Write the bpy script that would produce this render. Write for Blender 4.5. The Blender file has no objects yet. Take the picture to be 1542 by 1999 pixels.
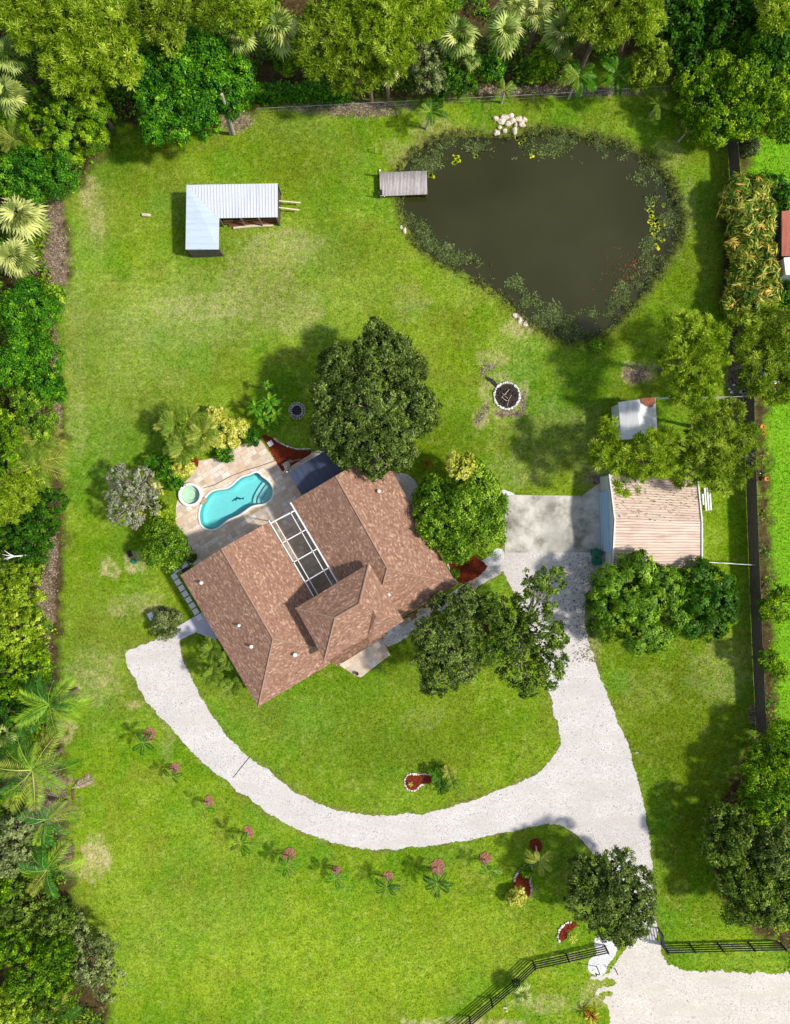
import bpy, math, random
import numpy as np
from mathutils.geometry import tessellate_polygon
from mathutils import Vector

# ------------------------------------------------------------------ camera, world, sun, exposure
H = 60.0; FPX = 1410.0; CX, CY = 771.0, 999.5; S = FPX / H      # camera height, focal length in photo pixels
SC = bpy.context.scene
COL = SC.collection
cam_d = bpy.data.cameras.new("camera"); cam = bpy.data.objects.new("camera", cam_d); COL.objects.link(cam)
cam.location = (0, 0, H); cam.rotation_euler = (0, 0, 0)
cam_d.sensor_fit = 'VERTICAL'; cam_d.sensor_height = 24.0; cam_d.sensor_width = 24.0
cam_d.lens = 24.0 * FPX / 1999.0; cam_d.clip_start = 0.5; cam_d.clip_end = 2000
SC.camera = cam
SUN_EL, SUN_AZ = math.radians(47), math.radians(100)            # azimuth clockwise from north (+Y)
w = bpy.data.worlds.new("World"); SC.world = w; w.use_nodes = True
nt = w.node_tree; nt.nodes.clear()
sky = nt.nodes.new('ShaderNodeTexSky'); sky.sky_type = 'NISHITA'; sky.sun_disc = False
sky.sun_elevation = SUN_EL; sky.sun_rotation = SUN_AZ
bg = nt.nodes.new('ShaderNodeBackground'); bg.inputs['Strength'].default_value = 0.15
wo = nt.nodes.new('ShaderNodeOutputWorld')
# broken white cloud over the sky: it softens the shade and shows in the pond
tc = nt.nodes.new('ShaderNodeTexCoord'); cn = nt.nodes.new('ShaderNodeTexNoise'); cn.inputs['Scale'].default_value = 5.0; cn.inputs['Detail'].default_value = 6
nt.links.new(tc.outputs['Generated'], cn.inputs['Vector'])
cr = nt.nodes.new('ShaderNodeValToRGB'); cr.color_ramp.elements[0].position = .46; cr.color_ramp.elements[1].position = .68; cr.color_ramp.elements[1].color = (.75, .75, .75, 1)
nt.links.new(cn.outputs['Fac'], cr.inputs[0])
cm = nt.nodes.new('ShaderNodeMix'); cm.data_type = 'RGBA'; nt.links.new(cr.outputs[0], cm.inputs[0]); nt.links.new(sky.outputs[0], cm.inputs[6]); cm.inputs[7].default_value = (6.0, 6.0, 5.8, 1)
nt.links.new(cm.outputs[2], bg.inputs[0]); nt.links.new(bg.outputs[0], wo.inputs[0])
sd = bpy.data.lights.new("sun", 'SUN'); sd.energy = 4.2; sd.angle = math.radians(4.0); sd.color = (1.0, 0.955, 0.87)
so = bpy.data.objects.new("sun", sd); COL.objects.link(so)
sv = Vector((math.sin(SUN_AZ)*math.cos(SUN_EL), math.cos(SUN_AZ)*math.cos(SUN_EL), math.sin(SUN_EL)))
so.rotation_euler = sv.to_track_quat('Z', 'Y').to_euler(); so.location = (60, -10, 60)
SC.view_settings.view_transform = 'Standard'; SC.view_settings.look = 'None'
SC.view_settings.gamma = 1.0; SC.view_settings.use_curve_mapping = False
SC.view_settings.exposure = 0.13
SC.render.engine = 'CYCLES'
SC.cycles.max_bounces = 6; SC.cycles.diffuse_bounces = 3; SC.cycles.transparent_max_bounces = 8
SC.cycles.caustics_reflective = False; SC.cycles.caustics_refractive = False

# ------------------------------------------------------------------ helpers
def W(px, py, z=0.0):
    k = (H - z) / FPX
    return np.array([(px - CX) * k, (CY - py) * k, z])
def WZ(p, z): return W(p[0], p[1], z)
def lin(r, g, b, k=1.0):
    f = lambda c: ((c/255+0.055)/1.055)**2.4 if c > 10 else c/255/12.92
    return (f(r)*k, f(g)*k, f(b)*k)

def tag(o, label=None, cat=None, group=None, kind=None):
    if label: o['label'] = label
    if cat: o['category'] = cat
    if group: o['group'] = group
    if kind: o['kind'] = kind
    return o
LOC = {}
def thing(name, label, cat, loc, group=None, rz=0.0):
    o = bpy.data.objects.new(name, None); COL.objects.link(o)
    o.empty_display_size = 0.3
    o.location = tuple(loc); o.rotation_euler = (0, 0, rz); LOC[o] = np.array([float(v) for v in loc])
    return tag(o, label, cat, group)
def link(name, me, parent=None):
    o = bpy.data.objects.new(name, me); COL.objects.link(o)
    if parent is not None: o.parent = parent
    return o
def mkmesh(name, V, F, mat, rnd=None, uv=None, smooth=False, col=None):
    """V (n,3) array, F (m,k) int array, all faces with k corners"""
    V = np.asarray(V, dtype=np.float32); F = np.asarray(F, dtype=np.int32)
    me = bpy.data.meshes.new(name)
    m, k = F.shape
    me.vertices.add(len(V)); me.vertices.foreach_set('co', V.ravel())
    me.loops.add(m*k); me.loops.foreach_set('vertex_index', F.ravel())
    me.polygons.add(m); me.polygons.foreach_set('loop_start', np.arange(0, m*k, k, dtype=np.int32))
    try: me.polygons.foreach_set('loop_total', np.full(m, k, dtype=np.int32))
    except Exception: pass
    if smooth: me.polygons.foreach_set('use_smooth', np.ones(m, dtype=bool))
    me.update(calc_edges=True)
    if rnd is not None:
        a = me.attributes.new('rnd', 'FLOAT', 'FACE'); a.data.foreach_set('value', np.asarray(rnd, dtype=np.float32))
    if col is not None:
        a = me.attributes.new('tint', 'FLOAT_COLOR', 'POINT')
        c = np.ones((len(V), 4), dtype=np.float32); c[:, :3] = col; a.data.foreach_set('color', c.ravel())
    if uv is not None:
        u = me.uv_layers.new(name='UVMap'); u.data.foreach_set('uv', np.asarray(uv, dtype=np.float32).ravel())
    me.materials.append(mat)
    return me
def local(V, parent):
    V = np.asarray(V, dtype=float)
    return V - LOC[parent] if parent is not None and parent in LOC else V

class MB:
    """collects simple shapes (world coordinates) into one mesh"""
    def __init__(s): s.v = []; s.f = []; s.uv = {}
    def face(s, pts, uv=None):
        b = len(s.v); s.v += [tuple(float(c) for c in p) for p in pts]
        s.f.append(tuple(range(b, b+len(pts))))
        if uv is not None: s.uv[len(s.f)-1] = uv
        return s
    def box(s, c, size, rz=0.0):
        cx, cy, cz = c; a, b, d = size[0]/2, size[1]/2, size[2]/2; cs, sn = math.cos(rz), math.sin(rz)
        B = len(s.v)
        for z in (-d, d):
            for x, y in ((-a, -b), (a, -b), (a, b), (-a, b)):
                s.v.append((cx+x*cs-y*sn, cy+x*sn+y*cs, cz+z))
        for q in ((0,3,2,1),(4,5,6,7),(0,1,5,4),(1,2,6,5),(2,3,7,6),(3,0,4,7)): s.f.append(tuple(B+i for i in q))
        return s
    def bar(s, p, q, wd, ht=None):
        """rectangular bar from p to q"""
        ht = ht or wd
        p = np.array(p, float); q = np.array(q, float); d = q-p; L = np.linalg.norm(d); d /= L
        up = np.array([0, 0, 1.0]) if abs(d[2]) < .95 else np.array([0, 1.0, 0])
        sx = np.cross(d, up); sx /= np.linalg.norm(sx); sz = np.cross(sx, d)
        B = len(s.v)
        for e in (p, q):
            for a, b in ((-1,-1),(1,-1),(1,1),(-1,1)): s.v.append(tuple(e + sx*a*wd/2 + sz*b*ht/2))
        for f in ((0,1,2,3),(7,6,5,4),(0,4,5,1),(1,5,6,2),(2,6,7,3),(3,7,4,0)): s.f.append(tuple(B+i for i in f))
        return s
    def tube(s, pts, rad, n=6, cap=True):
        pts = [np.array(p, float) for p in pts]
        if not hasattr(rad, '__len__'): rad = [rad]*len(pts)
        B = len(s.v)
        for i, p in enumerate(pts):
            d = pts[min(i+1, len(pts)-1)] - pts[max(i-1, 0)]; d = d/(np.linalg.norm(d)+1e-9)
            a = np.cross(d, (0.3, 0.9, 0.1) if abs(d[2]) > .8 else (0, 0, 1.0)); a /= np.linalg.norm(a); b = np.cross(d, a)
            for j in range(n):
                t = 2*math.pi*j/n; s.v.append(tuple(p + rad[i]*(a*math.cos(t)+b*math.sin(t))))
        for i in range(len(pts)-1):
            for j in range(n):
                k = (j+1) % n; s.f.append((B+i*n+j, B+i*n+k, B+(i+1)*n+k, B+(i+1)*n+j))
        if cap:
            s.f.append(tuple(B+j for j in reversed(range(n)))); s.f.append(tuple(B+(len(pts)-1)*n+j for j in range(n)))
        return s
    def prism(s, poly, z0, z1):
        """poly: list of xy, counter-clockwise or not"""
        A = sum(poly[i][0]*poly[(i+1) % len(poly)][1]-poly[(i+1) % len(poly)][0]*poly[i][1] for i in range(len(poly)))
        if A < 0: poly = poly[::-1]
        n = len(poly); B = len(s.v)
        for z in (z0, z1):
            for p in poly: s.v.append((float(p[0]), float(p[1]), z))
        for i in range(n):
            j = (i+1) % n; s.f.append((B+i, B+j, B+n+j, B+n+i))
        tri = tessellate_polygon([[Vector((float(p[0]), float(p[1]), 0)) for p in poly]])
        for t in tri:
            a, b, c = t
            pa, pb, pc = poly[a], poly[b], poly[c]
            if (pb[0]-pa[0])*(pc[1]-pa[1])-(pb[1]-pa[1])*(pc[0]-pa[0]) < 0: b, c = c, b
            s.f.append((B+n+a, B+n+b, B+n+c)); s.f.append((B+a, B+c, B+b))
        return s
    def rock(s, c, r, rng, flat=.6, sub=1):
        import bmesh
        bm = bmesh.new(); bmesh.ops.create_icosphere(bm, subdivisions=sub+1, radius=1.0)
        B = len(s.v); k = rng.uniform(.75, 1.25, 3)*r; ph = rng.uniform(0, 6, 3)
        for v in bm.verts:
            q = v.co; n = 1+.18*math.sin(3*q.x+ph[0])+.16*math.sin(4*q.y+ph[1])+.12*math.sin(5*q.z+ph[2]) + rng.uniform(-.07, .07)
            s.v.append((c[0]+q.x*k[0]*n, c[1]+q.y*k[1]*n, c[2]+q.z*k[2]*n*flat))
        for f in bm.faces: s.f.append(tuple(B+v.index for v in f.verts))
        bm.free(); return s
    def lathe(s, c, prof, n=24):
        B = len(s.v)
        for r, z in prof:
            for j in range(n):
                t = 2*math.pi*j/n; s.v.append((c[0]+r*math.cos(t), c[1]+r*math.sin(t), c[2]+z))
        for i in range(len(prof)-1):
            for j in range(n):
                k = (j+1) % n; s.f.append((B+i*n+j, B+i*n+k, B+(i+1)*n+k, B+(i+1)*n+j))
        s.f.append(tuple(B+(len(prof)-1)*n+j for j in range(n)))
        return s
    def build(s, name, mat, parent=None, smooth=False):
        off = LOC[parent] if parent is not None and parent in LOC else np.zeros(3)
        V = [tuple(np.array(v)-off) for v in s.v]
        me = bpy.data.meshes.new(name); me.from_pydata(V, [], s.f)
        if s.uv:
            u = me.uv_layers.new(name='UVMap')
            for fi, uv in s.uv.items():
                p = me.polygons[fi]
                for li, c in zip(p.loop_indices, uv): u.data[li].uv = c
        if smooth: me.polygons.foreach_set('use_smooth', [True]*len(me.polygons))
        me.materials.append(mat); me.update()
        o = link(name, me, parent)
        if parent is None: pass
        return o

# ------------------------------------------------------------------ materials
def newmat(name):
    m = bpy.data.materials.new(name); m.use_nodes = True; n = m.node_tree; n.nodes.clear()
    out = n.nodes.new('ShaderNodeOutputMaterial'); p = n.nodes.new('ShaderNodeBsdfPrincipled')
    n.links.new(p.outputs[0], out.inputs[0]); return m, n, p, out
def ramp(n, stops, fac=None, interp='LINEAR'):
    r = n.nodes.new('ShaderNodeValToRGB'); e = r.color_ramp; e.interpolation = interp
    while len(e.elements) < len(stops): e.elements.new(0.5)
    for i, (p, c) in enumerate(stops): e.elements[i].position = p; e.elements[i].color = (*c, 1)
    if fac is not None: n.links.new(fac, r.inputs[0])
    return r.outputs[0]
def noise(n, scale, detail=4, rough=.55, vec=None, dim='3D'):
    t = n.nodes.new('ShaderNodeTexNoise'); t.inputs['Scale'].default_value = scale
    t.inputs['Detail'].default_value = detail; t.inputs['Roughness'].default_value = rough
    if vec is not None: n.links.new(vec, t.inputs['Vector'])
    return t.outputs['Fac']
def objco(n, scale=None, rot=None):
    g = n.nodes.new('ShaderNodeNewGeometry'); v = g.outputs['Position']
    if scale or rot:
        m = n.nodes.new('ShaderNodeMapping'); n.links.new(v, m.inputs[0])
        if scale: m.inputs['Scale'].default_value = scale
        if rot: m.inputs['Rotation'].default_value = rot
        v = m.outputs[0]
    return v
def mix(n, fac, a, b, mode='MIX'):
    x = n.nodes.new('ShaderNodeMix'); x.data_type = 'RGBA'; x.blend_type = mode
    for s, v in ((0, fac), (6, a), (7, b)):
        if isinstance(v, (int, float)): x.inputs[s].default_value = v
        elif isinstance(v, tuple): x.inputs[s].default_value = (*v, 1)
        else: n.links.new(v, x.inputs[s])
    return x.outputs[2]
def bump(n, p, h, strength=.5, dist=.05):
    b = n.nodes.new('ShaderNodeBump'); b.inputs['Strength'].default_value = strength; b.inputs['Distance'].default_value = dist
    n.links.new(h, b.inputs['Height']); n.links.new(b.outputs[0], p.inputs['Normal'])
def simple(name, c, rough=.7, var=.25, scale=6, metal=0.0, bmp=.0, spec=.3):
    m, n, p, o = newmat(name)
    f = noise(n, scale, 5, .6, objco(n))
    lo = tuple(x*(1-var) for x in c); hi = tuple(min(1, x*(1+var)) for x in c)
    n.links.new(ramp(n, [(.3, lo), (.7, hi)], f), p.inputs['Base Color'])
    p.inputs['Roughness'].default_value = rough; p.inputs['Metallic'].default_value = metal
    p.inputs['Specular IOR Level'].default_value = spec
    if bmp: bump(n, p, noise(n, scale*6, 4, .6, objco(n)), bmp, .03)
    return m
def leafmat(name, stops, trans=.3, rough=.55, spec=.12):
    spec = min(spec, .22); rough = max(rough, .5)
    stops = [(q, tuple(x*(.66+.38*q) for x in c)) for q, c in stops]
    m, n, p, o = newmat(name)
    a = n.nodes.new('ShaderNodeAttribute'); a.attribute_name = 'rnd'
    c = ramp(n, stops, a.outputs['Fac'])
    n.links.new(c, p.inputs['Base Color']); p.inputs['Roughness'].default_value = rough
    p.inputs['Specular IOR Level'].default_value = spec
    t = n.nodes.new('ShaderNodeBsdfTranslucent')
    n.links.new(mix(n, 1.0, c, (1.0, 1.0, .45), 'MULTIPLY'), t.inputs[0])
    x = n.nodes.new('ShaderNodeMixShader'); x.inputs[0].default_value = trans
    n.links.new(p.outputs[0], x.inputs[1]); n.links.new(t.outputs[0], x.inputs[2]); n.links.new(x.outputs[0], o.inputs[0])
    return m
def wm(c): return (min(255, c[0]*1.10), min(255, c[1]*1.0), c[2]*.55)
def N3(a, b, c): return [(0.0, lin(*a)), (.5, lin(*b)), (1.0, lin(*c))]
def L3(a, b, c, k=1.0): return [(0.0, lin(*wm(a), k)), (.5, lin(*wm(b), k)), (1.0, lin(*wm(c), k))]
M = {}
M['oak'] = leafmat('oak leaves', N3((62, 82, 32), (102, 124, 50), (156, 174, 86)), .25)
M['oak_green'] = leafmat('oak leaves green', N3((62, 88, 22), (102, 132, 38), (158, 182, 72)), .25)
M['pine'] = leafmat('pine needles', N3((100, 134, 12), (164, 196, 34), (228, 240, 100)), .42)
M['pine_olive'] = leafmat('olive pine needles', N3((88, 116, 14), (144, 172, 34), (208, 222, 92)), .4)
M['broad'] = leafmat('broad green leaves', L3((30, 88, 16), (66, 142, 26), (132, 198, 56)), .3, .45, .4)
M['deep'] = leafmat('dark green leaves', L3((24, 62, 16), (48, 104, 24), (92, 146, 44)), .25)
M['mid'] = leafmat('mid green leaves', L3((54, 104, 18), (102, 160, 34), (166, 208, 66)), .3)
M['mango'] = leafmat('mango leaves', N3((56, 98, 4), (104, 150, 14), (170, 206, 66)), .25, .5, .35)
M['mango_dark'] = leafmat('dark mango leaves', N3((36, 76, 2), (68, 122, 8), (118, 168, 40)), .25, .5, .35)
M['lime'] = leafmat('lime leaves', N3((68, 112, 8), (114, 160, 22), (190, 216, 70)), .3, .45, .4)
M['yellow'] = leafmat('yellow leaves', N3((182, 190, 50), (230, 230, 92), (250, 248, 160)), .25)
M['silver'] = leafmat('silver leaves', N3((112, 114, 84), (160, 162, 128), (214, 214, 184)), .15)
M['sage'] = leafmat('sage leaves', N3((92, 108, 56), (134, 148, 84), (176, 186, 122)), .2)
M['croton'] = leafmat('croton leaves', [(0, lin(58, 96, 16)), (.4, lin(112, 148, 40)), (.66, lin(172, 188, 70)), (.88, lin(232, 220, 110)), (1, lin(232, 180, 84))], .25)
M['weed'] = leafmat('pond weed', N3((44, 52, 22), (76, 90, 40), (126, 140, 82)), .1)
M['red_weed'] = leafmat('rusty pond weed', N3((78, 52, 30), (112, 72, 44), (146, 98, 62)), .1)
M['rush'] = leafmat('pond rushes', N3((58, 60, 30), (88, 96, 46), (132, 136, 74)), .1)
M['lily'] = leafmat('lily pads', L3((96, 140, 40), (150, 184, 60), (190, 206, 90)), .1, .4, .4)
M['fan'] = leafmat('fan palm leaves', N3((62, 96, 22), (116, 146, 46), (190, 204, 112)), .2, .4, .5)
M['fan_pale'] = leafmat('pale fan palm leaves', N3((112, 136, 50), (168, 182, 88), (218, 220, 136)), .25, .45, .4)
M['frond'] = leafmat('green fronds', L3((34, 98, 20), (74, 146, 38), (146, 198, 92)), .25, .4, .5)
M['frond_big'] = leafmat('tall palm fronds', N3((26, 72, 12), (60, 126, 28), (148, 194, 100)), .15, .35, .6)
M['frond_dark'] = leafmat('dark fronds', L3((30, 78, 22), (60, 116, 40), (112, 156, 80)), .25, .4, .5)
M['frond_yellow'] = leafmat('yellowing fronds', N3((124, 146, 40), (180, 190, 70), (222, 220, 118)), .3, .5, .3)
M['frond_olive'] = leafmat('olive fronds', N3((72, 112, 24), (126, 158, 42), (188, 202, 84)), .3, .45, .35)
M['frond_dead'] = leafmat('dead fronds', N3((120, 104, 82), (168, 150, 122), (206, 190, 164)), .1)
M['red_leaf'] = leafmat('red leaves', L3((80, 26, 18), (140, 50, 30), (190, 96, 56)), .15)
M['litter'] = leafmat('leaf litter', N3((92, 76, 62), (146, 126, 106), (194, 176, 154)), .05)
M['blade'] = leafmat('grass blades', L3((74, 116, 18), (116, 154, 34), (160, 184, 70)), .3)
M['bark'] = simple('bark', lin(118, 102, 84), .9, .35, 9, bmp=.6)
M['bark_pale'] = simple('pale bark', lin(178, 168, 150), .85, .25, 9, bmp=.4)
M['bark_dark'] = simple('dark bark', lin(78, 64, 52), .9, .3, 9, bmp=.6)
M['white'] = simple('white paint', (.78, .77, .74), .45, .05, 3)
M['white_metal'] = simple('white metal', (.74, .76, .78), .4, .05, 3)
M['stone_white'] = simple('white stone', (.72, .69, .62), .85, .2, 8, bmp=.5)
M['rock'] = simple('pale limestone', lin(214, 196, 176), .9, .3, 5, bmp=.7)
M['cap_stone'] = simple('grey stone', lin(176, 168, 158), .9, .25, 8, bmp=.6)
M['mulch_brown'] = simple('brown mulch', lin(84, 58, 44), .95, .45, 14, bmp=1.0, spec=.1)
M['mulch'] = simple('red mulch', lin(132, 56, 34), .95, .45, 14, bmp=1.0, spec=.1)
M['mulch_pink'] = simple('faded red mulch', lin(172, 120, 98), .95, .4, 14, bmp=1.0, spec=.1)
M['char'] = simple('charcoal ash', lin(62, 54, 52), .95, .6, 10, bmp=1.0, spec=.1)
M['black_wood'] = simple('black painted rails', (.022, .022, .023), .6, .3, 10)
M['dark_wood'] = simple('dark weathered boards', (.085, .07, .058), .85, .5, 7, bmp=.5)
M['wood'] = simple('brown timber', lin(120, 78, 58), .85, .45, 6, bmp=.5)
M['wood_pale'] = simple('pale timber', lin(208, 190, 160), .8, .2, 6, bmp=.3)
M['grey_metal'] = simple('grey metal', (.5, .5, .5), .45, .1, 4, metal=.3)
M['green_plastic'] = simple('green plastic', lin(14, 104, 74), .45, .15, 4)
M['teal_plastic'] = simple('teal plastic', lin(40, 130, 110), .45, .15, 4)
M['black'] = simple('black plastic', (.02, .02, .02), .5, .2, 4)
M['stucco'] = simple('cream stucco', lin(214, 200, 178), .9, .08, 3, bmp=.3)
M['wall_grey'] = simple('grey white wall', lin(196, 198, 196), .8, .1, 3)
M['door_blue'] = simple('pale blue door', lin(150, 184, 214), .5, .06, 3)
M['paver_grey'] = simple('pale grey paver', lin(224, 221, 216), .85, .1, 6, bmp=.3)
M['shade_tinted'] = simple('shade-tinted grey concrete', lin(196, 190, 204), .8, .1, 1.2, bmp=.2)  # bluish cast of open shade put into the concrete's colour
M['slate'] = simple('slate blue panels', lin(62, 70, 92), .35, .15, 1.0, spec=.5)
M['window'] = simple('window glass', (.03, .04, .05), .1, .1, 2, spec=.8)
M['orange'] = simple('orange plastic', lin(240, 150, 70), .6, .15, 5)
M['blue_tarp'] = simple('blue tarpaulin', lin(60, 130, 160), .5, .3, 4)
M['dark_fill'] = simple('dark gravel', lin(64, 62, 66), .9, .6, 14, bmp=.8)
M['paver_tan'] = simple('tan paver', lin(178, 156, 130), .85, .2, 4, bmp=.3)
M['paver_rust'] = simple('rusty brown paver', lin(150, 108, 76), .85, .25, 4, bmp=.3)
# ------------------------------------------------------------------ special materials
def m_gravel(name, base, dark, speck=.62, sc=1.0):
    m, n, p, o = newmat(name); v = objco(n)
    big = noise(n, .35, 4, .6, v)
    c = ramp(n, [(.3, tuple(x*.86 for x in base)), (.7, base)], big)
    fine = noise(n, 9*sc, 3, .7, v)
    c = mix(n, ramp(n, [(.25, (.0,)*3), (.75, (1,)*3)], fine), mix(n, 1.0, c, (.76, .74, .73), 'MULTIPLY'), c)
    vc = n.nodes.new('ShaderNodeTexVoronoi'); vc.inputs['Scale'].default_value = 15.0; n.links.new(v, vc.inputs['Vector'])
    sx_ = n.nodes.new('ShaderNodeSeparateColor'); n.links.new(vc.outputs['Color'], sx_.inputs[0])
    c = mix(n, 1.0, c, ramp(n, [(0, (.56, .54, .52)), (.10, (.86, .85, .84)), (.4, (.98, .98, .98)), (1, (1.1, 1.1, 1.1))], sx_.outputs[0]), 'MULTIPLY')
    vo = n.nodes.new('ShaderNodeTexVoronoi'); vo.inputs['Scale'].default_value = 4.2*sc; n.links.new(v, vo.inputs['Vector'])
    sp = ramp(n, [(.13, (1,)*3), (.24, (0,)*3)], vo.outputs['Distance'])
    msk = ramp(n, [(.42, (0,)*3), (speck, (1,)*3)], noise(n, 1.3, 3, .6, v))
    f = mix(n, 1.0, sp, msk, 'MULTIPLY')
    c = mix(n, f, c, dark)
    tr = noise(n, .55, 5, .7, objco(n, scale=(.5, 1.3, 1)))
    c = mix(n, ramp(n, [(.44, (0,)*3), (.66, (.8,)*3)], tr), c, tuple(x*.72 for x in (base[0], base[1]*.97, base[2]*.93)))
    n.links.new(c, p.inputs['Base Color']); p.inputs['Roughness'].default_value = .95; p.inputs['Specular IOR Level'].default_value = .1
    bump(n, p, noise(n, 22, 3, .7, v), .5, .03); return m
M['gravel'] = m_gravel('white shell gravel', lin(224, 218, 213), lin(98, 88, 80))
M['road'] = m_gravel('shell rock road', lin(228, 220, 209), lin(150, 134, 116), .66, .6)
M['white_gravel'] = m_gravel('bright white gravel', (.88, .88, .88), lin(190, 186, 182))
def m_shingle():
    m, n, p, o = newmat('brown asphalt shingles')
    u = n.nodes.new('ShaderNodeUVMap'); u.uv_map = 'UVMap'
    def brick(ws, hs, off, c1, c2):
        b = n.nodes.new('ShaderNodeTexBrick'); n.links.new(u.outputs[0], b.inputs['Vector'])
        b.inputs['Scale'].default_value = 1; b.inputs['Brick Width'].default_value = ws; b.inputs['Row Height'].default_value = hs
        b.inputs['Mortar Size'].default_value = .0; b.inputs['Bias'].default_value = 0; b.offset = off; b.offset_frequency = 2
        b.inputs['Color1'].default_value = (*c1, 1); b.inputs['Color2'].default_value = (*c2, 1); return b
    b1 = brick(.17, .11, .37, (0, 0, 0), (1, 1, 1)); b2 = brick(.26, .11, .61, (0, 0, 0), (1, 1, 1))
    a = mix(n, .45, b1.outputs['Color'], b2.outputs['Color'])
    c = ramp(n, [(.0, lin(130, 98, 80)), (.38, lin(148, 113, 92)), (.64, lin(159, 123, 103)), (.82, lin(182, 146, 121)), (1, lin(204, 170, 142))], a)
    lg = noise(n, .45, 3, .6, objco(n))
    c = mix(n, ramp(n, [(.35, (0,)*3), (.65, (1,)*3)], lg), c, mix(n, 1.0, c, (.95, .92, .93), 'MULTIPLY'))
    st = noise(n, 5, 4, .7, objco(n))
    c = mix(n, ramp(n, [(.3, (.25,)*3), (.6, (0,)*3)], st), c, lin(116, 86, 76))
    nb1 = noise(n, 3.4, 5, .8, objco(n)); c = mix(n, 1.0, c, ramp(n, [(.3, (.80,)*3), (.7, (1.18,)*3)], nb1), 'MULTIPLY')
    n.links.new(c, p.inputs['Base Color']); p.inputs['Roughness'].default_value = .93; p.inputs['Specular IOR Level'].default_value = .12
    bl = n.nodes.new('ShaderNodeTexBrick'); n.links.new(u.outputs[0], bl.inputs['Vector']); bl.inputs['Scale'].default_value = 1
    bl.inputs['Brick Width'].default_value = .31; bl.inputs['Row Height'].default_value = .15; bl.inputs['Mortar Size'].default_value = .012
    bump(n, p, bl.outputs['Fac'], .5, -.02); return m
M['shingle'] = m_shingle()
def m_pavers(name, angle, wdt, hgt, cols, mortar, gap=.02):
    m, n, p, o = newmat(name)
    v = objco(n, rot=(0, 0, angle))
    b = n.nodes.new('ShaderNodeTexBrick'); n.links.new(v, b.inputs['Vector']); b.inputs['Scale'].default_value = 1
    b.inputs['Brick Width'].default_value = wdt; b.inputs['Row Height'].default_value = hgt; b.inputs['Mortar Size'].default_value = gap
    b.inputs['Color1'].default_value = (0, 0, 0, 1); b.inputs['Color2'].default_value = (1, 1, 1, 1); b.inputs['Mortar'].default_value = (.5, .5, .5, 1)
    b.offset = .35; b.squash = .62; b.squash_frequency = 3
    c = ramp(n, cols, b.outputs['Color'])
    c = mix(n, ramp(n, [(.35, (0,)*3), (.7, (.4,)*3)], noise(n, 1.1, 5, .7, v)), c, lin(214, 198, 178))
    c = mix(n, ramp(n, [(.42, (0,)*3), (.62, (.4,)*3)], noise(n, .7, 5, .75, v)), c, lin(190, 168, 146))
    c = mix(n, ramp(n, [(.5, (0,)*3), (.66, (.5,)*3)], noise(n, 3.1, 5, .8, v)), c, lin(150, 128, 108))
    c = mix(n, b.outputs['Fac'], c, mortar)
    n.links.new(c, p.inputs['Base Color']); p.inputs['Roughness'].default_value = .8
    p.inputs['Specular IOR Level'].default_value = .25
    bump(n, p, noise(n, 12, 4, .6, v), .25, .02); return m
HANG = math.radians(31)                                         # the house stands turned by this angle
TRAV = [(0, lin(184, 158, 134)), (.2, lin(214, 190, 166)), (.45, lin(228, 208, 188)), (.7, lin(240, 230, 220)), (.88, lin(214, 178, 142)), (1, lin(188, 180, 170))]
M['travertine'] = m_pavers('travertine pavers', -HANG, .72, .42, TRAV, lin(192, 172, 152))
M['porch_tile'] = m_pavers('porch travertine', -HANG, .6, .6, TRAV, lin(196, 184, 168))
def m_concrete():
    m, n, p, o = newmat('stained concrete'); v = objco(n)
    big = noise(n, .5, 6, .65, v); big2 = noise(n, .22, 3, .5, objco(n, scale=(1.6, .6, 1)))
    c = ramp(n, [(.36, lin(122, 117, 102)), (.47, lin(172, 167, 154)), (.6, lin(208, 202, 190))], big)
    c = mix(n, ramp(n, [(.40, (.55,)*3), (.5, (0,)*3)], big2), c, lin(150, 146, 138))
    n.links.new(c, p.inputs['Base Color']); p.inputs['Roughness'].default_value = .85
    bump(n, p, noise(n, 16, 4, .6, v), .2, .02); return m
M['concrete'] = m_concrete()
def m_metalroof(name, base, stain, amt, axis, sc):
    m, n, p, o = newmat(name)
    s = (sc, 6, 1) if axis == 'x' else (6, sc, 1)
    st = noise(n, .8, 6, .7, objco(n, scale=s))
    big = noise(n, .45, 4, .6, objco(n))
    f = mix(n, 1.0, ramp(n, [(.42, (0,)*3), (.64, (1,)*3)], st), ramp(n, [(.35, (.2,)*3), (.68, (1,)*3)], big), 'MULTIPLY')
    c = mix(n, mix(n, 1.0, f, (amt,)*3, 'MULTIPLY'), base, stain)
    n.links.new(c, p.inputs['Base Color']); p.inputs['Roughness'].default_value = .5; p.inputs['Specular IOR Level'].default_value = .35
    return m
M['barn_roof'] = m_metalroof('galvanised roof', lin(206, 208, 214), lin(170, 174, 184), .6, 'y', .5)
M['garage_roof'] = m_metalroof('cream ribbed roof', lin(224, 204, 186), lin(158, 118, 94), .8, 'x', .5)
M['garage_rib'] = simple('dark roof rib line', lin(168, 138, 116), .6, .3, 1.5)  # ribs in a darker brown than the cream sheets
M['shed_roof'] = m_metalroof('chalky shed roof', lin(226, 226, 226), lin(160, 130, 110), .6, 'y', .7)
M['rust'] = simple('rust', lin(134, 82, 62), .9, .35, 5, bmp=.4)
M['rust_roof'] = m_metalroof('rusty roof', lin(186, 110, 88), lin(128, 66, 50), .9, 'y', .5)
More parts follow.
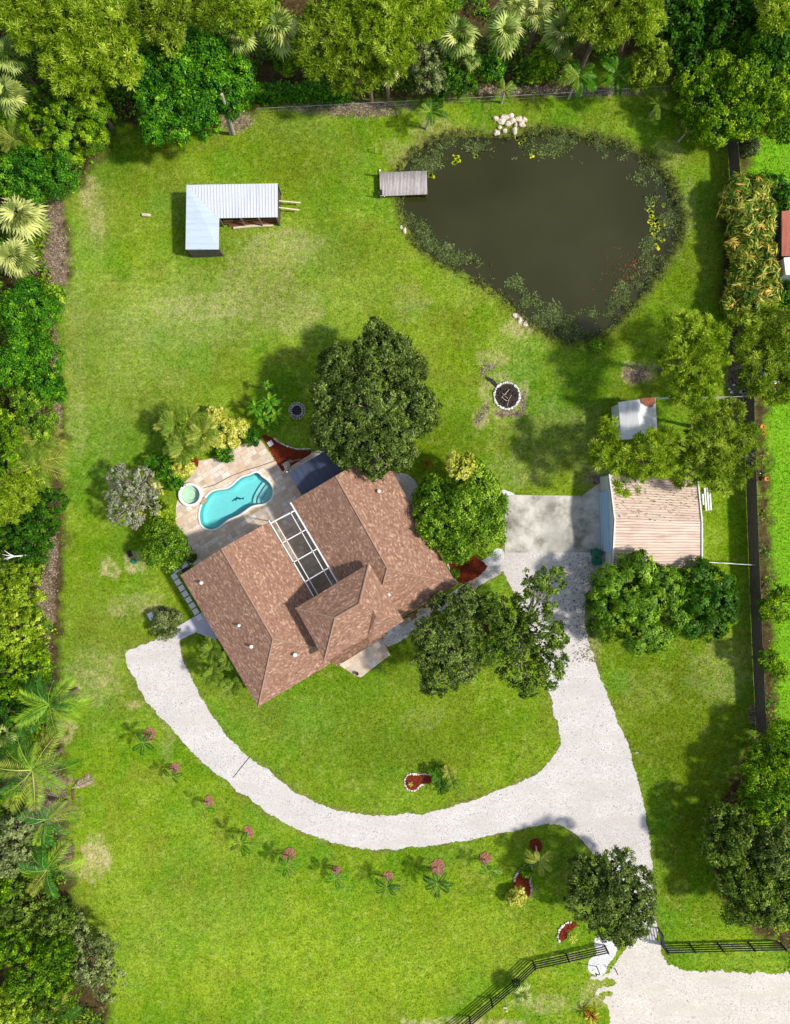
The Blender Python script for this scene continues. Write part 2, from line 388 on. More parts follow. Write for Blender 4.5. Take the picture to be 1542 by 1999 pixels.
def m_dock():
    m, n, p, o = newmat('grey dock boards')
    a = n.nodes.new('ShaderNodeAttribute'); a.attribute_name = 'rnd'
    st = noise(n, 3, 6, .75, objco(n, scale=(4, 1, 1)))
    c = mix(n, .5, ramp(n, [(0, lin(158, 146, 142)), (1, lin(208, 198, 194))], a.outputs['Fac']), ramp(n, [(.3, lin(132, 120, 116)), (.65, lin(214, 206, 202))], st))
    n.links.new(c, p.inputs['Base Color']); p.inputs['Roughness'].default_value = .85; return m
M['dock'] = m_dock()
def m_pond():
    m, n, p, o = newmat('pond water'); v = objco(n)
    c = ramp(n, [(.35, lin(46, 46, 16)), (.65, lin(56, 56, 24))], noise(n, .09, 3, .5, v))
    n.links.new(c, p.inputs['Base Color']); p.inputs['Roughness'].default_value = .05; p.inputs['IOR'].default_value = 1.45
    bump(n, p, noise(n, 2.5, 3, .6, v), .04, .03); return m
M['pond'] = m_pond()
def m_clear(name, tint, gloss=.5):
    m, n, p, o = newmat(name); n.nodes.remove(p)
    t = n.nodes.new('ShaderNodeBsdfTransparent'); t.inputs[0].default_value = (*tint, 1)
    g = n.nodes.new('ShaderNodeBsdfGlossy'); g.inputs['Roughness'].default_value = .08
    fr = n.nodes.new('ShaderNodeFresnel'); fr.inputs['IOR'].default_value = 1.33
    x = n.nodes.new('ShaderNodeMixShader'); n.links.new(fr.outputs[0], x.inputs[0])
    n.links.new(t.outputs[0], x.inputs[1]); n.links.new(g.outputs[0], x.inputs[2]); n.links.new(x.outputs[0], o.inputs[0])
    b = n.nodes.new('ShaderNodeBump'); b.inputs['Strength'].default_value = .12; b.inputs['Distance'].default_value = .03
    n.links.new(noise(n, 4, 2, .5, objco(n)), b.inputs['Height']); n.links.new(b.outputs[0], g.inputs['Normal']); n.links.new(b.outputs[0], fr.inputs['Normal'])
    return m
M['pool_water'] = m_clear('pool water', (.62, .955, .96))
M['spa_water'] = m_clear('spa water', (.93, .99, .97))
def m_screen():
    m, n, p, o = newmat('insect screen')
    t = n.nodes.new('ShaderNodeBsdfTransparent'); x = n.nodes.new('ShaderNodeMixShader'); x.inputs[0].default_value = .24
    p.inputs['Base Color'].default_value = (.06, .06, .062, 1); p.inputs['Roughness'].default_value = .7
    n.links.new(t.outputs[0], x.inputs[1]); n.links.new(p.outputs[0], x.inputs[2]); n.links.new(x.outputs[0], o.inputs[0]); return m
M['screen'] = m_screen()
M['plaster'] = simple('pale aqua plaster', lin(176, 222, 222), .8, .04, 3)
M['plaster_deep'] = simple('aqua plaster wall', lin(120, 200, 204), .8, .05, 3)
M['plaster_line'] = simple('blue tile edge', lin(50, 150, 166), .5, .1, 6)
M['spa_plaster'] = simple('sage spa plaster', lin(196, 222, 196), .8, .06, 3)
M['mosaic'] = simple('dark blue mosaic', lin(10, 92, 112), .5, .2, 8)

# ------------------------------------------------------------------ polygons traced on the ground (photo pixels)
POND = [(800,300),(830,275),(880,262),(930,260),(980,262),(1040,254),(1100,254),(1160,264),(1220,282),(1270,307),(1308,345),(1331,395),(1335,440),(1325,480),(1300,520),(1270,560),(1240,600),(1205,635),(1165,660),(1120,670),(1080,660),(1040,637),(1010,610),(985,585),(950,560),(905,535),(860,515),(825,490),(800,460),(786,430),(778,400),(774,370),(780,330)]
OPEN = [(840,320),(890,298),(940,297),(1000,295),(1060,295),(1120,292),(1170,300),(1215,315),(1245,345),(1270,370),(1280,400),(1275,430),(1265,455),(1260,480),(1250,510),(1225,550),(1200,575),(1175,595),(1130,612),(1090,608),(1050,590),(1020,560),(985,535),(940,510),(890,495),(860,480),(835,440),(820,410),(812,385),(818,350)]
DRIVE = [(242,1272),(270,1262),(300,1250),(330,1242),(346,1244),(352,1262),(362,1300),(385,1345),(410,1390),(435,1430),(470,1465),(520,1500),(560,1535),(600,1560),(650,1580),(700,1590),(760,1592),(830,1588),(870,1578),(920,1562),(980,1540),(1030,1520),(1060,1500),(1085,1475),(1097,1445),(1092,1420),(1080,1385),(1070,1345),(1064,1310),(1050,1270),(1035,1230),(1015,1185),(1000,1150),(985,1122),(978,1100),(985,1075),(1182,1072),(1183,1110),(1165,1140),(1145,1170),(1138,1215),(1150,1260),(1175,1330),(1200,1390),(1225,1450),(1240,1500),(1255,1560),(1265,1610),(1270,1660),(1275,1720),(1278,1790),(1288,1838),(1230,1840),(1225,1815),(1225,1770),(1200,1715),(1165,1672),(1128,1632),(1110,1616),(1080,1608),(1020,1617),(950,1632),(880,1645),(800,1655),(740,1660),(690,1655),(630,1640),(570,1615),(520,1585),(450,1535),(390,1480),(350,1440),(310,1395),(280,1360),(255,1315),(244,1290)]
ROAD = [(1225,1835),(1289,1835),(1293,1862),(1302,1885),(1345,1893),(1400,1897),(1470,1899),(1545,1900),(1700,1902),(2100,1905),(2100,2150),(1150,2150),(1175,2080),(1185,1999),(1184,1965),(1178,1950),(1200,1935),(1150,1942),(1205,1922),(1196,1910),(1150,1914),(1155,1906),(1195,1900),(1205,1880),(1212,1860),(1224,1848)]
def pxy(poly): return np.array([[(a-CX)/S, (CY-b)/S] for a, b in poly])
def sdf(P, poly):
    """signed distance, negative inside; P (n,2), poly (m,2)"""
    P = np.asarray(P, float); d = np.full(len(P), 1e9); ins = np.zeros(len(P), bool); m = len(poly)
    for i in range(m):
        a = poly[i]; b = poly[(i+1) % m]; e = b-a; w_ = P-a
        t = np.clip((w_@e)/(e@e+1e-12), 0, 1); q = w_-t[:, None]*e
        d = np.minimum(d, (q*q).sum(1))
        c = (a[1] > P[:, 1]) != (b[1] > P[:, 1])
        x = (b[0]-a[0])*(P[:, 1]-a[1])/(b[1]-a[1]+1e-12)+a[0]
        ins ^= c & (P[:, 0] < x)
    d = np.sqrt(d); return np.where(ins, -d, d)
def smooth_poly(poly, it=2):
    p = np.array(poly, float)
    for _ in range(it):
        q = np.empty((len(p)*2, 2)); nx = np.roll(p, -1, 0); q[0::2] = .75*p+.25*nx; q[1::2] = .25*p+.75*nx; p = q
    return p
def ragged(poly, amp, step=.16, seed=1, it=2):
    """dense outline with an uneven edge (world units)"""
    rng = np.random.default_rng(seed); p = smooth_poly(poly, it) if it else np.array(poly, float)
    out = []
    for i in range(len(p)):
        a, b = p[i], p[(i+1) % len(p)]; L = np.linalg.norm(b-a)
        for k in range(max(1, int(L/step))): out.append(a+(b-a)*k/max(1, int(L/step)))
    out = np.array(out); d = np.roll(out, -1, 0)-np.roll(out, 1, 0); nrm = np.stack([d[:, 1], -d[:, 0]], 1); nrm /= np.linalg.norm(nrm, axis=1)[:, None]+1e-9
    n = len(out); r = rng.normal(0, 1, n); r2 = rng.normal(0, 1, n); k = np.exp(-np.arange(-6, 7)**2/10.); r2 = np.convolve(np.concatenate([r2, r2[:12]]), k/k.sum()*2.2, 'same')[:n]
    return out + nrm*(amp*(.45*np.clip(r, -2, 2)+.8*r2))[:, None]
def sheet(name, poly, z, mat, parent=None):
    tri = tessellate_polygon([[Vector((float(p[0]), float(p[1]), 0)) for p in poly]])
    V = np.array([(p[0], p[1], z) for p in poly]); F = []
    for a, b, c in tri:
        pa, pb, pc = poly[a], poly[b], poly[c]
        if (pb[0]-pa[0])*(pc[1]-pa[1])-(pb[1]-pa[1])*(pc[0]-pa[0]) < 0: b, c = c, b
        F.append((a, b, c))
    return link(name, mkmesh(name, local(V, parent), F, mat), parent)

# ------------------------------------------------------------------ what grows where, plus some painted shade: fields over the ground
def vnoise(x, y, seed):
    """value noise"""
    g = np.random.default_rng(seed).random((256, 256)); xi = np.floor(x).astype(int); yi = np.floor(y).astype(int)
    fx = x-xi; fy = y-yi; fx = fx*fx*(3-2*fx); fy = fy*fy*(3-2*fy)
    a = g[xi % 256, yi % 256]; b = g[(xi+1) % 256, yi % 256]; c = g[xi % 256, (yi+1) % 256]; d = g[(xi+1) % 256, (yi+1) % 256]
    return (a*(1-fx)+b*fx)*(1-fy)+(c*(1-fx)+d*fx)*fy
def fbm(x, y, sc, seed, o=4):
    s = 0; a = 1; t = 0
    for i in range(o): s = s+a*vnoise(x*sc+37.1*i, y*sc-11.7*i, seed+i); t += a; a *= .55; sc *= 2.03
    return s/t
LAWN = pxy([(225,238),(330,262),(430,225),(520,205),(700,196),(860,192),(1100,186),(1160,120),(1300,110),(1320,200),(1330,250),(1420,285),(1444,285),(1444,360),(1412,385),(1408,610),(1432,700),(1470,780),(1476,1000),(1484,1420),(1440,1500),(1380,1600),(1390,1720),(1440,1800),(1545,1860),(1545,1900),(1700,1920),(1700,2300),(200,2300),(215,1940),(190,1860),(150,1760),(125,1650),(130,1500),(120,1400),(118,1330),(120,1180),(125,1050),(118,960),(128,850),(112,700),(108,600),(140,540),(135,430),(128,390),(170,350),(205,300)])
NEIGH = pxy([(1490,760),(1500,1000),(1506,1180),(1512,1420),(1560,1500),(1800,1500),(1800,760)])
NEIGH2 = pxy([(1452,262),(1458,350),(1500,365),(1700,360),(1700,250)])
LITTER = [(948,798,5,7),(940,810,5,8),(932,822,5,8),(956,716,10,5),(944,728,5,6),(992,806,22,5),(1022,785,6,16),(1243,730,20,11),(1160,935,18,7),(1470,1400,8,20),(106,430,13,56),(110,500,20,50),(110,570,11,40),(108,690,5,40),(112,800,7,36),(100,1090,13,50),(90,1170,14,60),(92,1310,9,34),(700,212,90,12),(610,208,50,6),(462,235,26,18),(1000,176,160,5),(1150,180,80,6),(1437,740,14,62),(1445,830,10,44),(130,1680,14,26),(60,1560,60,60)]
TAN = [(216,1290,5,12,.9),(232,1345,10,8,.8),(205,1330,8,6,.8),(176,1312,8,5,.7),(262,1375,12,6,.6),(150,1340,6,10,.7),(190,1270,8,8,.5),(900,1996,90,8,.9),(176,380,16,26,.85),(190,430,14,40,.6),(560,478,70,26,.45),(500,548,60,24,.45),(430,600,110,22,.5),(560,600,50,40,.35),(520,505,60,20,.4),(320,640,130,30,.18),(186,1672,26,34,1.0),(178,1700,20,20,.8),(212,1112,18,16,.9),(263,1095,18,22,.8),(230,1188,14,16,.7),(275,1168,40,10,.35),(300,1190,26,10,.9),(985,775,42,36,.55),(958,702,26,14,.6),(938,812,14,22,.7),(1012,640,26,20,.7),(1018,628,18,10,.9),(858,255,40,22,.4),(790,300,30,26,.35),(1310,300,30,20,.3),(1346,400,10,50,.25),(1245,728,32,20,.75),(1175,930,40,24,.35),(1080,850,90,60,.18),(1000,920,60,30,.25),(185,1320,40,50,.4),(130,1430,16,20,.7),(1260,1350,40,30,.12),(1410,1310,50,50,.25),(830,1400,40,20,.2),(800,590,30,30,.2),(1150,1250,20,40,.3),(975,1600,40,8,.5),(700,1640,60,8,.35),(1120,1870,14,8,.8),(160,1910,30,40,.35),(1230,1640,10,30,.2),(330,1420,10,60,.3),(1060,1960,60,14,.5),(1170,1940,30,20,.5),(148,660,18,120,.2),(150,820,16,60,.35),(700,960,30,30,.3)]
PALE = [(320,600,220,70,.75),(180,420,40,80,.7),(560,490,120,50,.6),(250,720,130,120,.6),(200,850,60,90,.4),(560,620,110,50,.6),(640,560,160,60,.35),(900,560,80,50,.25),(1380,470,26,90,.2),(170,1320,80,80,.4),(1010,690,60,50,.5),(520,1400,160,60,.2),(640,1430,100,50,.2),(1400,1330,60,60,.3),(350,400,60,40,.3),(560,240,90,30,.3),(330,1780,200,120,.15),(250,1190,70,30,.4)]
LUSH_SHADE = [(700,1470,240,90,.55),(520,1380,90,80,.5),(960,1420,100,60,.4),(1110,215,200,16,.5),(1120,800,130,100,.8),(900,840,70,70,.7),(1060,720,60,40,.5),(1340,560,50,80,.6),(1380,430,40,100,.5),(1150,280,200,30,.5),(1350,1620,60,170,.9),(1300,1480,70,90,.8),(1230,1280,60,40,.6),(1330,1330,60,40,.6),(1420,1400,40,90,.7),(250,900,90,120,.5),(420,1250,50,100,.6),(760,1290,80,50,.6),(280,280,80,30,.5),(560,760,80,50,.7),(1050,1560,90,26,.4),(1080,1720,60,80,.6),(900,1580,160,16,.3),(320,350,30,80,.3),(700,250,60,40,.4),(650,340,80,60,.2),(520,1560,150,40,.2),(820,1660,200,26,.3),(240,1060,60,60,.5),(1080,240,150,20,.4)]  # deep green grass, with soft tree and cloud shade painted in
YEL = [(600,1860,420,140,.9),(240,1720,90,200,.5),(1230,1820,60,40,.5),(1400,1830,90,30,.6),(950,1480,120,60,.4),(600,1500,120,60,.4),(470,420,160,120,.35),(250,560,120,60,.3),(1430,300,30,60,.6),(1060,1900,160,50,.5),(780,560,120,100,.3),(400,1650,120,60,.4),(850,1390,90,30,.6),(1360,1060,30,60,.3)]
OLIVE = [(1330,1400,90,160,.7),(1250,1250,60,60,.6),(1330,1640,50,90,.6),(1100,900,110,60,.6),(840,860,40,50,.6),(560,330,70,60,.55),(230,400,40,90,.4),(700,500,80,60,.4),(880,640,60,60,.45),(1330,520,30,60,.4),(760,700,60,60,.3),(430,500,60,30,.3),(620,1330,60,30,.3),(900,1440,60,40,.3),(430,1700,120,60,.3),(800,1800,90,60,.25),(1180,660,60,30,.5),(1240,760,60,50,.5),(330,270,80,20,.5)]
def blobs(px, py, L, nz=None):
    s = np.zeros(len(px))
    for b in L:
        wt = b[4] if len(b) > 4 else 1.0
        q = ((px-b[0])/b[2])**2+((py-b[1])/b[3])**2
        s = np.maximum(s, wt*np.exp(-q*.9)) if nz is None else np.maximum(s, wt*np.clip((1.12-q*.62-2.4*(nz-.5))*2.2, 0, 1))
    return s
def lc(*c): return np.array(lin(*c))
def ground_colour(x, y):
    px = x*S+CX; py = CY-y*S
    n1 = fbm(x, y, .35, 11); n2 = fbm(x, y, 1.3, 23); n3 = fbm(x, y, 3.2, 41, 3); n0 = fbm(x, y, .1, 5, 3)
    base = lc(116, 148, 22); c = np.repeat(base[None], len(x), 0)
    def bl(c, col, k): k = np.clip(k, 0, 1)[:, None]; return c*(1-k)+lc(*col)*k
    c = bl(c, (136, 164, 44), np.clip((n1-.42)*4.5, 0, 1)*.8)
    c = bl(c, (86, 136, 18), np.clip((.44-n1)*5, 0, 1)*.7)
    c = bl(c, (124, 128, 44), np.clip((fbm(x, y, .55, 131)-.5)*6, 0, 1)*.45)
    c = bl(c, (92, 150, 34), np.clip((fbm(x, y, .28, 151)-.52)*7, 0, 1)*.4)
    c = bl(c, (160, 184, 44), blobs(px, py, YEL)*(.35+.9*(n2-.3)))
    c = bl(c, (160, 174, 92), blobs(px, py, PALE)*np.clip(.65+1.6*(n2-.5)+.9*(n0-.5), 0, 1))
    c = bl(c, (60, 104, 3), blobs(px, py, LUSH_SHADE)*np.clip(.7+1.6*(n1-.5), 0, .85))
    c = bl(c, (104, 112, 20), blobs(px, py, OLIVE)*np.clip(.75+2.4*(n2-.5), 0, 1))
    c = bl(c, (84, 116, 20), np.clip((n3-.56)*3.5, 0, 1)*.5)
    c = bl(c, (178, 190, 96), np.clip((fbm(x, y, 2.6, 77, 3)-.6)*5, 0, 1)*.3)
    c = bl(c, (196, 184, 132), blobs(px, py, TAN, n2)*np.clip(.75+3.5*(n3-.5), .1, 1)*.85)
    band = np.sin((py+4*np.sin(px*.01))*2*math.pi/13.5)*np.exp(-(((px-330)/230)**2+((py-640)/170)**2)**1.5)
    c = c*(1+.12*band*np.clip(2.6*(n1-.32), 0, 1.3))[:, None]
    c = bl(c, (96, 118, 20), np.clip((n0-.5)*5, 0, 1)*.35*(py < 1500))
    ddr = sdf(np.stack([x, y], 1), DRIVE_W)
    c = bl(c, (122, 116, 70), np.clip(1-np.abs(ddr-.1)/.35, 0, 1)*np.clip((n3-.35)*3, 0, 1)*.7)
    dn = sdf(np.stack([x, y], 1), NEIGH); dn2 = sdf(np.stack([x, y], 1), NEIGH2)
    c = bl(c, (116, 176, 30), np.clip(.5-np.minimum(dn, dn2)*2, 0, 1)*(.5+.8*(n2-.2)))
    dl = np.minimum(np.minimum(sdf(np.stack([x, y], 1), LAWN), dn+.2), dn2+.2)
    fo = np.clip(.5+(dl+1.6*(n2-.5))*1.4, 0, 1)
    fc = lc(82, 68, 44)*(.35+1.2*n3)[:, None]+np.clip(n2-.5, 0, 1)[:, None]*lc(74, 92, 34)
    c = c*(1-fo[:, None])+fc*fo[:, None]
    c = bl(c, (162, 140, 122), blobs(px, py, LITTER, n2)*np.clip(.55+3.2*(n3-.45), .1, 1)*np.clip((n1-.3)*5, .25, 1))
    c = bl(c, (90, 70, 56), blobs(px, py, LITTER, n2)*np.clip((n3-.52)*5, 0, 1)*.8)
    dp = sdf(np.stack([x, y], 1), POND_W)
    c = bl(c, (96, 92, 50), np.clip(1-np.abs(dp-.1)/.7, 0, 1)*.6); c = bl(c, (60, 56, 36), np.clip(-dp*2, 0, 1))
    return c, fo
POND_W = pxy(POND); OPEN_W = pxy(OPEN); DRIVE_W = pxy(DRIVE); ROAD_W = pxy(ROAD)
POOL = [(391,1020),(389,1005),(392,990),(399,976),(408,964),(418,958),(430,956),(443,955),(454,948),(464,937),(476,930),(488,928),(497,922),(506,924),(511,931),(521,937),(529,946),(533,958),(531,969),(525,978),(515,984),(503,985),(490,988),(478,997),(467,1005),(455,1010),(444,1015),(434,1023),(424,1031),(413,1034),(402,1032),(395,1027)]
POOL_W = smooth_poly(pxy(POOL), 2); SPA_C = W(373, 966)[:2]
def axis(lo, hi, step, far):
    a = np.arange(lo, hi+step, step); f = [step]; 
    out = []; s_ = step; p_ = hi
    while p_ < far: s_ *= 1.35; p_ += s_; out.append(p_)
    l = []; s_ = step; p_ = lo
    while p_ > -far: s_ *= 1.35; p_ -= s_; l.append(p_)
    return np.concatenate([l[::-1], a, out])
gx = axis(-36, 36, .18, 700); gy = axis(-46, 46, .18, 700)
GX, GY = np.meshgrid(gx, gy); X = GX.ravel(); Y = GY.ravel(); P2 = np.stack([X, Y], 1)
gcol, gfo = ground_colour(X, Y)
far_ = np.clip((np.maximum(np.abs(X)-44, np.abs(Y)-52))/6, 0, 1)[:, None]; gcol = gcol*(1-far_)+np.array([lc(74, 96, 34)])*far_
dp = sdf(P2, POND_W)
Z = np.where(dp < 0, np.maximum(dp*.7, -1.6), 0)+(fbm(X, Y, .5, 3)-.5)*.05*(np.abs(X) < 40)
Z = np.minimum(Z, np.where(dp > 0, 0.0, 1)*1.0 + np.where(dp > 0, np.maximum(-.02, 0), 0))
Z = np.where(dp > 0, np.minimum(Z, 0.0), Z)
nx_, ny_ = len(gx), len(gy); idx = np.arange(nx_*ny_).reshape(ny_, nx_)
F = np.stack([idx[:-1, :-1].ravel(), idx[:-1, 1:].ravel(), idx[1:, 1:].ravel(), idx[1:, :-1].ravel()], 1)
# the ground is open where the pool and the spa are sunk into it
fc_ = P2[F].mean(1); near = (np.abs(fc_[:, 0]-W(460, 980)[0]) < 5) & (np.abs(fc_[:, 1]-W(460, 980)[1]) < 5)
kill = np.zeros(len(F), bool); kk = np.where(near)[0]
kill[kk] = (sdf(fc_[kk], POOL_W) < .12) | (np.linalg.norm(fc_[kk]-SPA_C, axis=1) < 1.0)
F = F[~kill]
def m_ground():
    m, n, p, o = newmat('lawn and soil'); v = objco(n)
    a = n.nodes.new('ShaderNodeAttribute'); a.attribute_name = 'tint'
    f1 = noise(n, 2.2, 6, .72, v); f2 = noise(n, 5.6, 5, .8, v)
    c = mix(n, 1.0, a.outputs['Color'], ramp(n, [(.28, (.62, .64, .5)), (.5, (.98, .97, .95)), (.70, (1.34, 1.22, 1.25))], f1), 'MULTIPLY')
    c = mix(n, 1.0, c, ramp(n, [(.33, (.40, .46, .34)), (.5, (.98, .98, 1)), (.66, (1.5, 1.34, 1.5))], f2), 'MULTIPLY')
    n.links.new(c, p.inputs['Base Color']); p.inputs['Roughness'].default_value = .95; p.inputs['Specular IOR Level'].default_value = .05
    bump(n, p, noise(n, 9, 5, .8, v), .9, .08); return m
M['ground'] = m_ground()
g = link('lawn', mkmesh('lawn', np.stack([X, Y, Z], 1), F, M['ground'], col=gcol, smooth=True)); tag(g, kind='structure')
tag(sheet('pond_water', ragged(POND_W, .06, .4, 3, 1)*1.0, -.16, M['pond']), kind='structure')
tag(sheet('driveway', ragged(DRIVE_W, .085, .13, 5, 2), .014, M['gravel']), kind='structure')
tag(sheet('road', ragged(ROAD_W, .2, .16, 6, 1), .008, M['road']), kind='structure')

# grass standing on the lawn: nobody could count it
def in_any(P, polys, pad=0.0):
    r = np.zeros(len(P), bool)
    for q in polys: r |= sdf(P, q) < pad
    return r
APRON_W = pxy([(985,966),(1180,966),(1182,940),(1170,944),(1140,968),(1183,970),(1183,1078),(985,1078)])
PATIO = [(344,985),(348,972),(352,950),(372,930),(384,900),(410,896),(440,884),(470,868),(505,852),(551,920),(606,884),(640,874),(670,930),(600,1000),(710,1150),(640,1190),(550,1085),(520,1040),(378,1104),(370,1090),(366,1050),(342,1020)]
PATIO_W = pxy(PATIO)
HOUSE_W = pxy([(362,1122),(500,1050),(567,990),(640,945),(735,895),(885,1138),(770,1212),(650,1290),(508,1370)])
rng = np.random.default_rng(8)
N = 190000; P = np.stack([rng.uniform(-34, 34, N), rng.uniform(-44, 44, N)], 1)
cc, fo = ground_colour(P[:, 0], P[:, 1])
gardens = [pxy([(540,860),(606,884),(551,920),(512,850)])]
keep = (fo < .5) & (sdf(P, POND_W) > .15) & ~in_any(P, [ROAD_W, HOUSE_W, PATIO_W]) & (sdf(P, DRIVE_W) > .02) & ~in_any(P, [pxy([(985,966),(1183,966),(1183,1078),(985,1078)])], .05) & ~in_any(P, [pxy([(1175,920),(1380,920),(1380,1110),(1175,1110)])])
P = P[keep]; n = len(P)
k = 2; PP = np.repeat(P, k, 0)+rng.normal(0, .05, (n*k, 2)); cc = np.repeat(cc[keep], k, 0)
th = rng.uniform(0, 6.283, n*k); hh = rng.uniform(.03, .085, n*k); ww = rng.uniform(.025, .06, n*k); le = rng.uniform(.01, .09, n*k); ta = rng.uniform(0, 6.283, n*k)
V = np.empty((n*k, 3, 3)); V[:, 0] = np.stack([PP[:, 0]-np.cos(th)*ww, PP[:, 1]-np.sin(th)*ww, 0*hh-.02], 1); V[:, 1] = np.stack([PP[:, 0]+np.cos(th)*ww, PP[:, 1]+np.sin(th)*ww, 0*hh-.02], 1)
V[:, 2] = np.stack([PP[:, 0]+np.cos(ta)*le, PP[:, 1]+np.sin(ta)*le, hh], 1)
def m_blade():
    m, n, p, o = newmat('grass'); a = n.nodes.new('ShaderNodeAttribute'); a.attribute_name = 'tint'
    n.links.new(a.outputs['Color'], p.inputs['Base Color']); p.inputs['Roughness'].default_value = .9; p.inputs['Specular IOR Level'].default_value = .1; return m
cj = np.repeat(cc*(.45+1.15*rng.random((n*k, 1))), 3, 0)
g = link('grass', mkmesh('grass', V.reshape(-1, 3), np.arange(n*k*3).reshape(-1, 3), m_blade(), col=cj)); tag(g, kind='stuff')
# ------------------------------------------------------------------ patio, pool, spa
def sheet_h(name, outer, holes, z, mat, parent=None, thick=0):
    loops = [outer]+holes; allp = np.concatenate(loops)
    tri = tessellate_polygon([[Vector((float(p[0]), float(p[1]), 0)) for p in L] for L in loops])
    F = []
    for a, b, c in tri:
        pa, pb, pc = allp[a], allp[b], allp[c]
        A = (pb[0]-pa[0])*(pc[1]-pa[1])-(pb[1]-pa[1])*(pc[0]-pa[0])
        if abs(A) < 1e-9: continue
        F.append((a, c, b) if A < 0 else (a, b, c))
    V = np.array([(p[0], p[1], z) for p in allp])
    return link(name, mkmesh(name, local(V, parent), F, mat), parent)
def circle(c, r, n=40, z=None):
    t = np.arange(n)*2*math.pi/n; return np.stack([c[0]+r*np.cos(t), c[1]+r*np.sin(t)], 1)
def offset(poly, d):
    a = np.roll(poly, 1, 0); b = np.roll(poly, -1, 0); t = b-a; nrm = np.stack([t[:, 1], -t[:, 0]], 1); nrm /= np.linalg.norm(nrm, axis=1)[:, None]+1e-9
    A = np.sum(poly[:, 0]*np.roll(poly[:, 1], -1)-np.roll(poly[:, 0], -1)*poly[:, 1])
    return poly+nrm*d*(1 if A > 0 else -1)
COPE_W = offset(POOL_W, .15)
tag(sheet_h('patio', PATIO_W, [COPE_W, circle(SPA_C, .98)], .022, M['travertine']), kind='structure')
def ring(name, inner, outer, z, zb, mat, parent):
    n = len(inner); V = [(*p, z) for p in inner]+[(*p, z) for p in outer]+[(*p, zb) for p in outer]+[(*p, zb) for p in inner]; F = []
    for i in range(n):
        j = (i+1) % n; F += [(i, n+i, n+j, j), (n+i, 2*n+i, 2*n+j, n+j), (3*n+i, i, j, 3*n+j)]
    return link(name, mkmesh(name, local(V, parent), F, mat), parent)
def wall(name, poly, z0, z1, mat, parent):
    n = len(poly); V = [(*p, z0) for p in poly]+[(*p, z1) for p in poly]; F = [(i, n+i, n+(i+1) % n, (i+1) % n) for i in range(n)]
    return link(name, mkmesh(name, local(V, parent), F, mat, smooth=True), parent)
M['coping'] = simple('pale coping', lin(226, 224, 214), .7, .08, 6)
pc = W(460, 980); pool = thing('swimming_pool', 'curvy turquoise swimming pool with steps at one end, set in pale paving', 'pool', pc)
ring('coping', offset(POOL_W, -.02), COPE_W, .05, -.1, M['coping'], pool)
inn = offset(POOL_W, -.02)
wall('basin_wall', inn, -.8, .04, M['plaster_deep'], pool)
b2 = offset(POOL_W, -.14); ring('bench_ledge', offset(POOL_W, -.36), offset(POOL_W, .0), -.62, -.8, M['plaster'], pool)
sheet('basin_floor', offset(POOL_W, .0), -.74, M['plaster'], pool)
# three curved steps in the east end
sc_ = W(533, 975)[:2]
for i, (r, z) in enumerate(((1.72, -.56), (1.32, -.40), (.92, -.24))):
    pts = [sc_+np.array([math.cos(t), math.sin(t)])*(r+.1*math.sin(5*t)) for t in np.linspace(math.radians(118), math.radians(232), 22)]
    pts = [p for p in pts if sdf([p], POOL_W)[0] < .02]
    edge = [q for q in POOL_W if np.linalg.norm(q-sc_) < r and sdf([q], POOL_W)[0] < .05]
    # clip the step disc to the basin outline: keep basin outline points inside the disc, close with the arc
    dis = circle(sc_, r, 60)+0; ang = np.arctan2(dis[:, 1]-sc_[1], dis[:, 0]-sc_[0])
    dis = dis+((.09*np.sin(4.0*ang+.6))[:, None]*np.stack([np.cos(ang), np.sin(ang)], 1))
    out = []
    for q in dis:
        if sdf([q], inn)[0] > -.03:
            j = np.argmin(np.linalg.norm(inn-q, axis=1)); q = inn[j]+(np.array(pc[:2])-inn[j])*.012
        out.append(q)
    b = MB(); b.prism([tuple(q) for q in out], -.78, z); b.build('step', M['white'], pool)
    link('step_edge', mkmesh('step_edge', local([(*q, z+.006) for q in out]+[(*(q+(sc_-q)*.03/r), z+.006) for q in out], pool), [(k_, (k_+1) % 60, 60+(k_+1) % 60, 60+k_) for k_ in range(60)], M['plaster_line']), pool)
sheet('water', offset(POOL_W, -.03), -.09, M['pool_water'], pool)
# leaping dolphin mosaic on the pool floor (body, flukes, fins)
def dol(px, py): return W(px, py)[:2]
k_ = 1.0
D = [(448,980),(450,976),(454,972.5),(457,971),(458,968),(460,970.5),(463,970.5),(467,972),(470,971.5),(472.5,969.5),(472,975.5),(469,974),(466,973.8),(465,976.5),(463,974),(459,974.5),(456.5,979),(455.5,975.5),(452,977.5)]
sheet('mosaic', np.array([dol(*q) for q in D])*1.0, -.73, M['mosaic'], pool)
spa = thing('hot_tub', 'round spa with raised white rim and pale green water beside the pool', 'hot tub', (*SPA_C, 0))
b = MB(); b.lathe((*SPA_C, 0), [(1.0, -.2), (1.0, .26), (.97, .32), (.80, .32), (.76, .28), (.76, .0)], 40)
b.f.pop(); b.build('rim', M['white'], spa)
b = MB(); b.lathe((*SPA_C, 0), [(.76, .1), (.76, -.08), (.5, -.09), (.44, -.12), (.42, -.25), (.01, -.25)], 40); b.build('basin', M['spa_plaster'], spa)
b = MB(); b.lathe((*SPA_C, 0), [(.765, .12), (.4, .125), (.01, .125)], 40); b.build('water', M['spa_water'], spa)
sw = W(398, 978); b = MB(); b.box((sw[0], sw[1], .12), (.5, .42, .3), HANG); b.build('spillway', M['paver_tan'], spa)

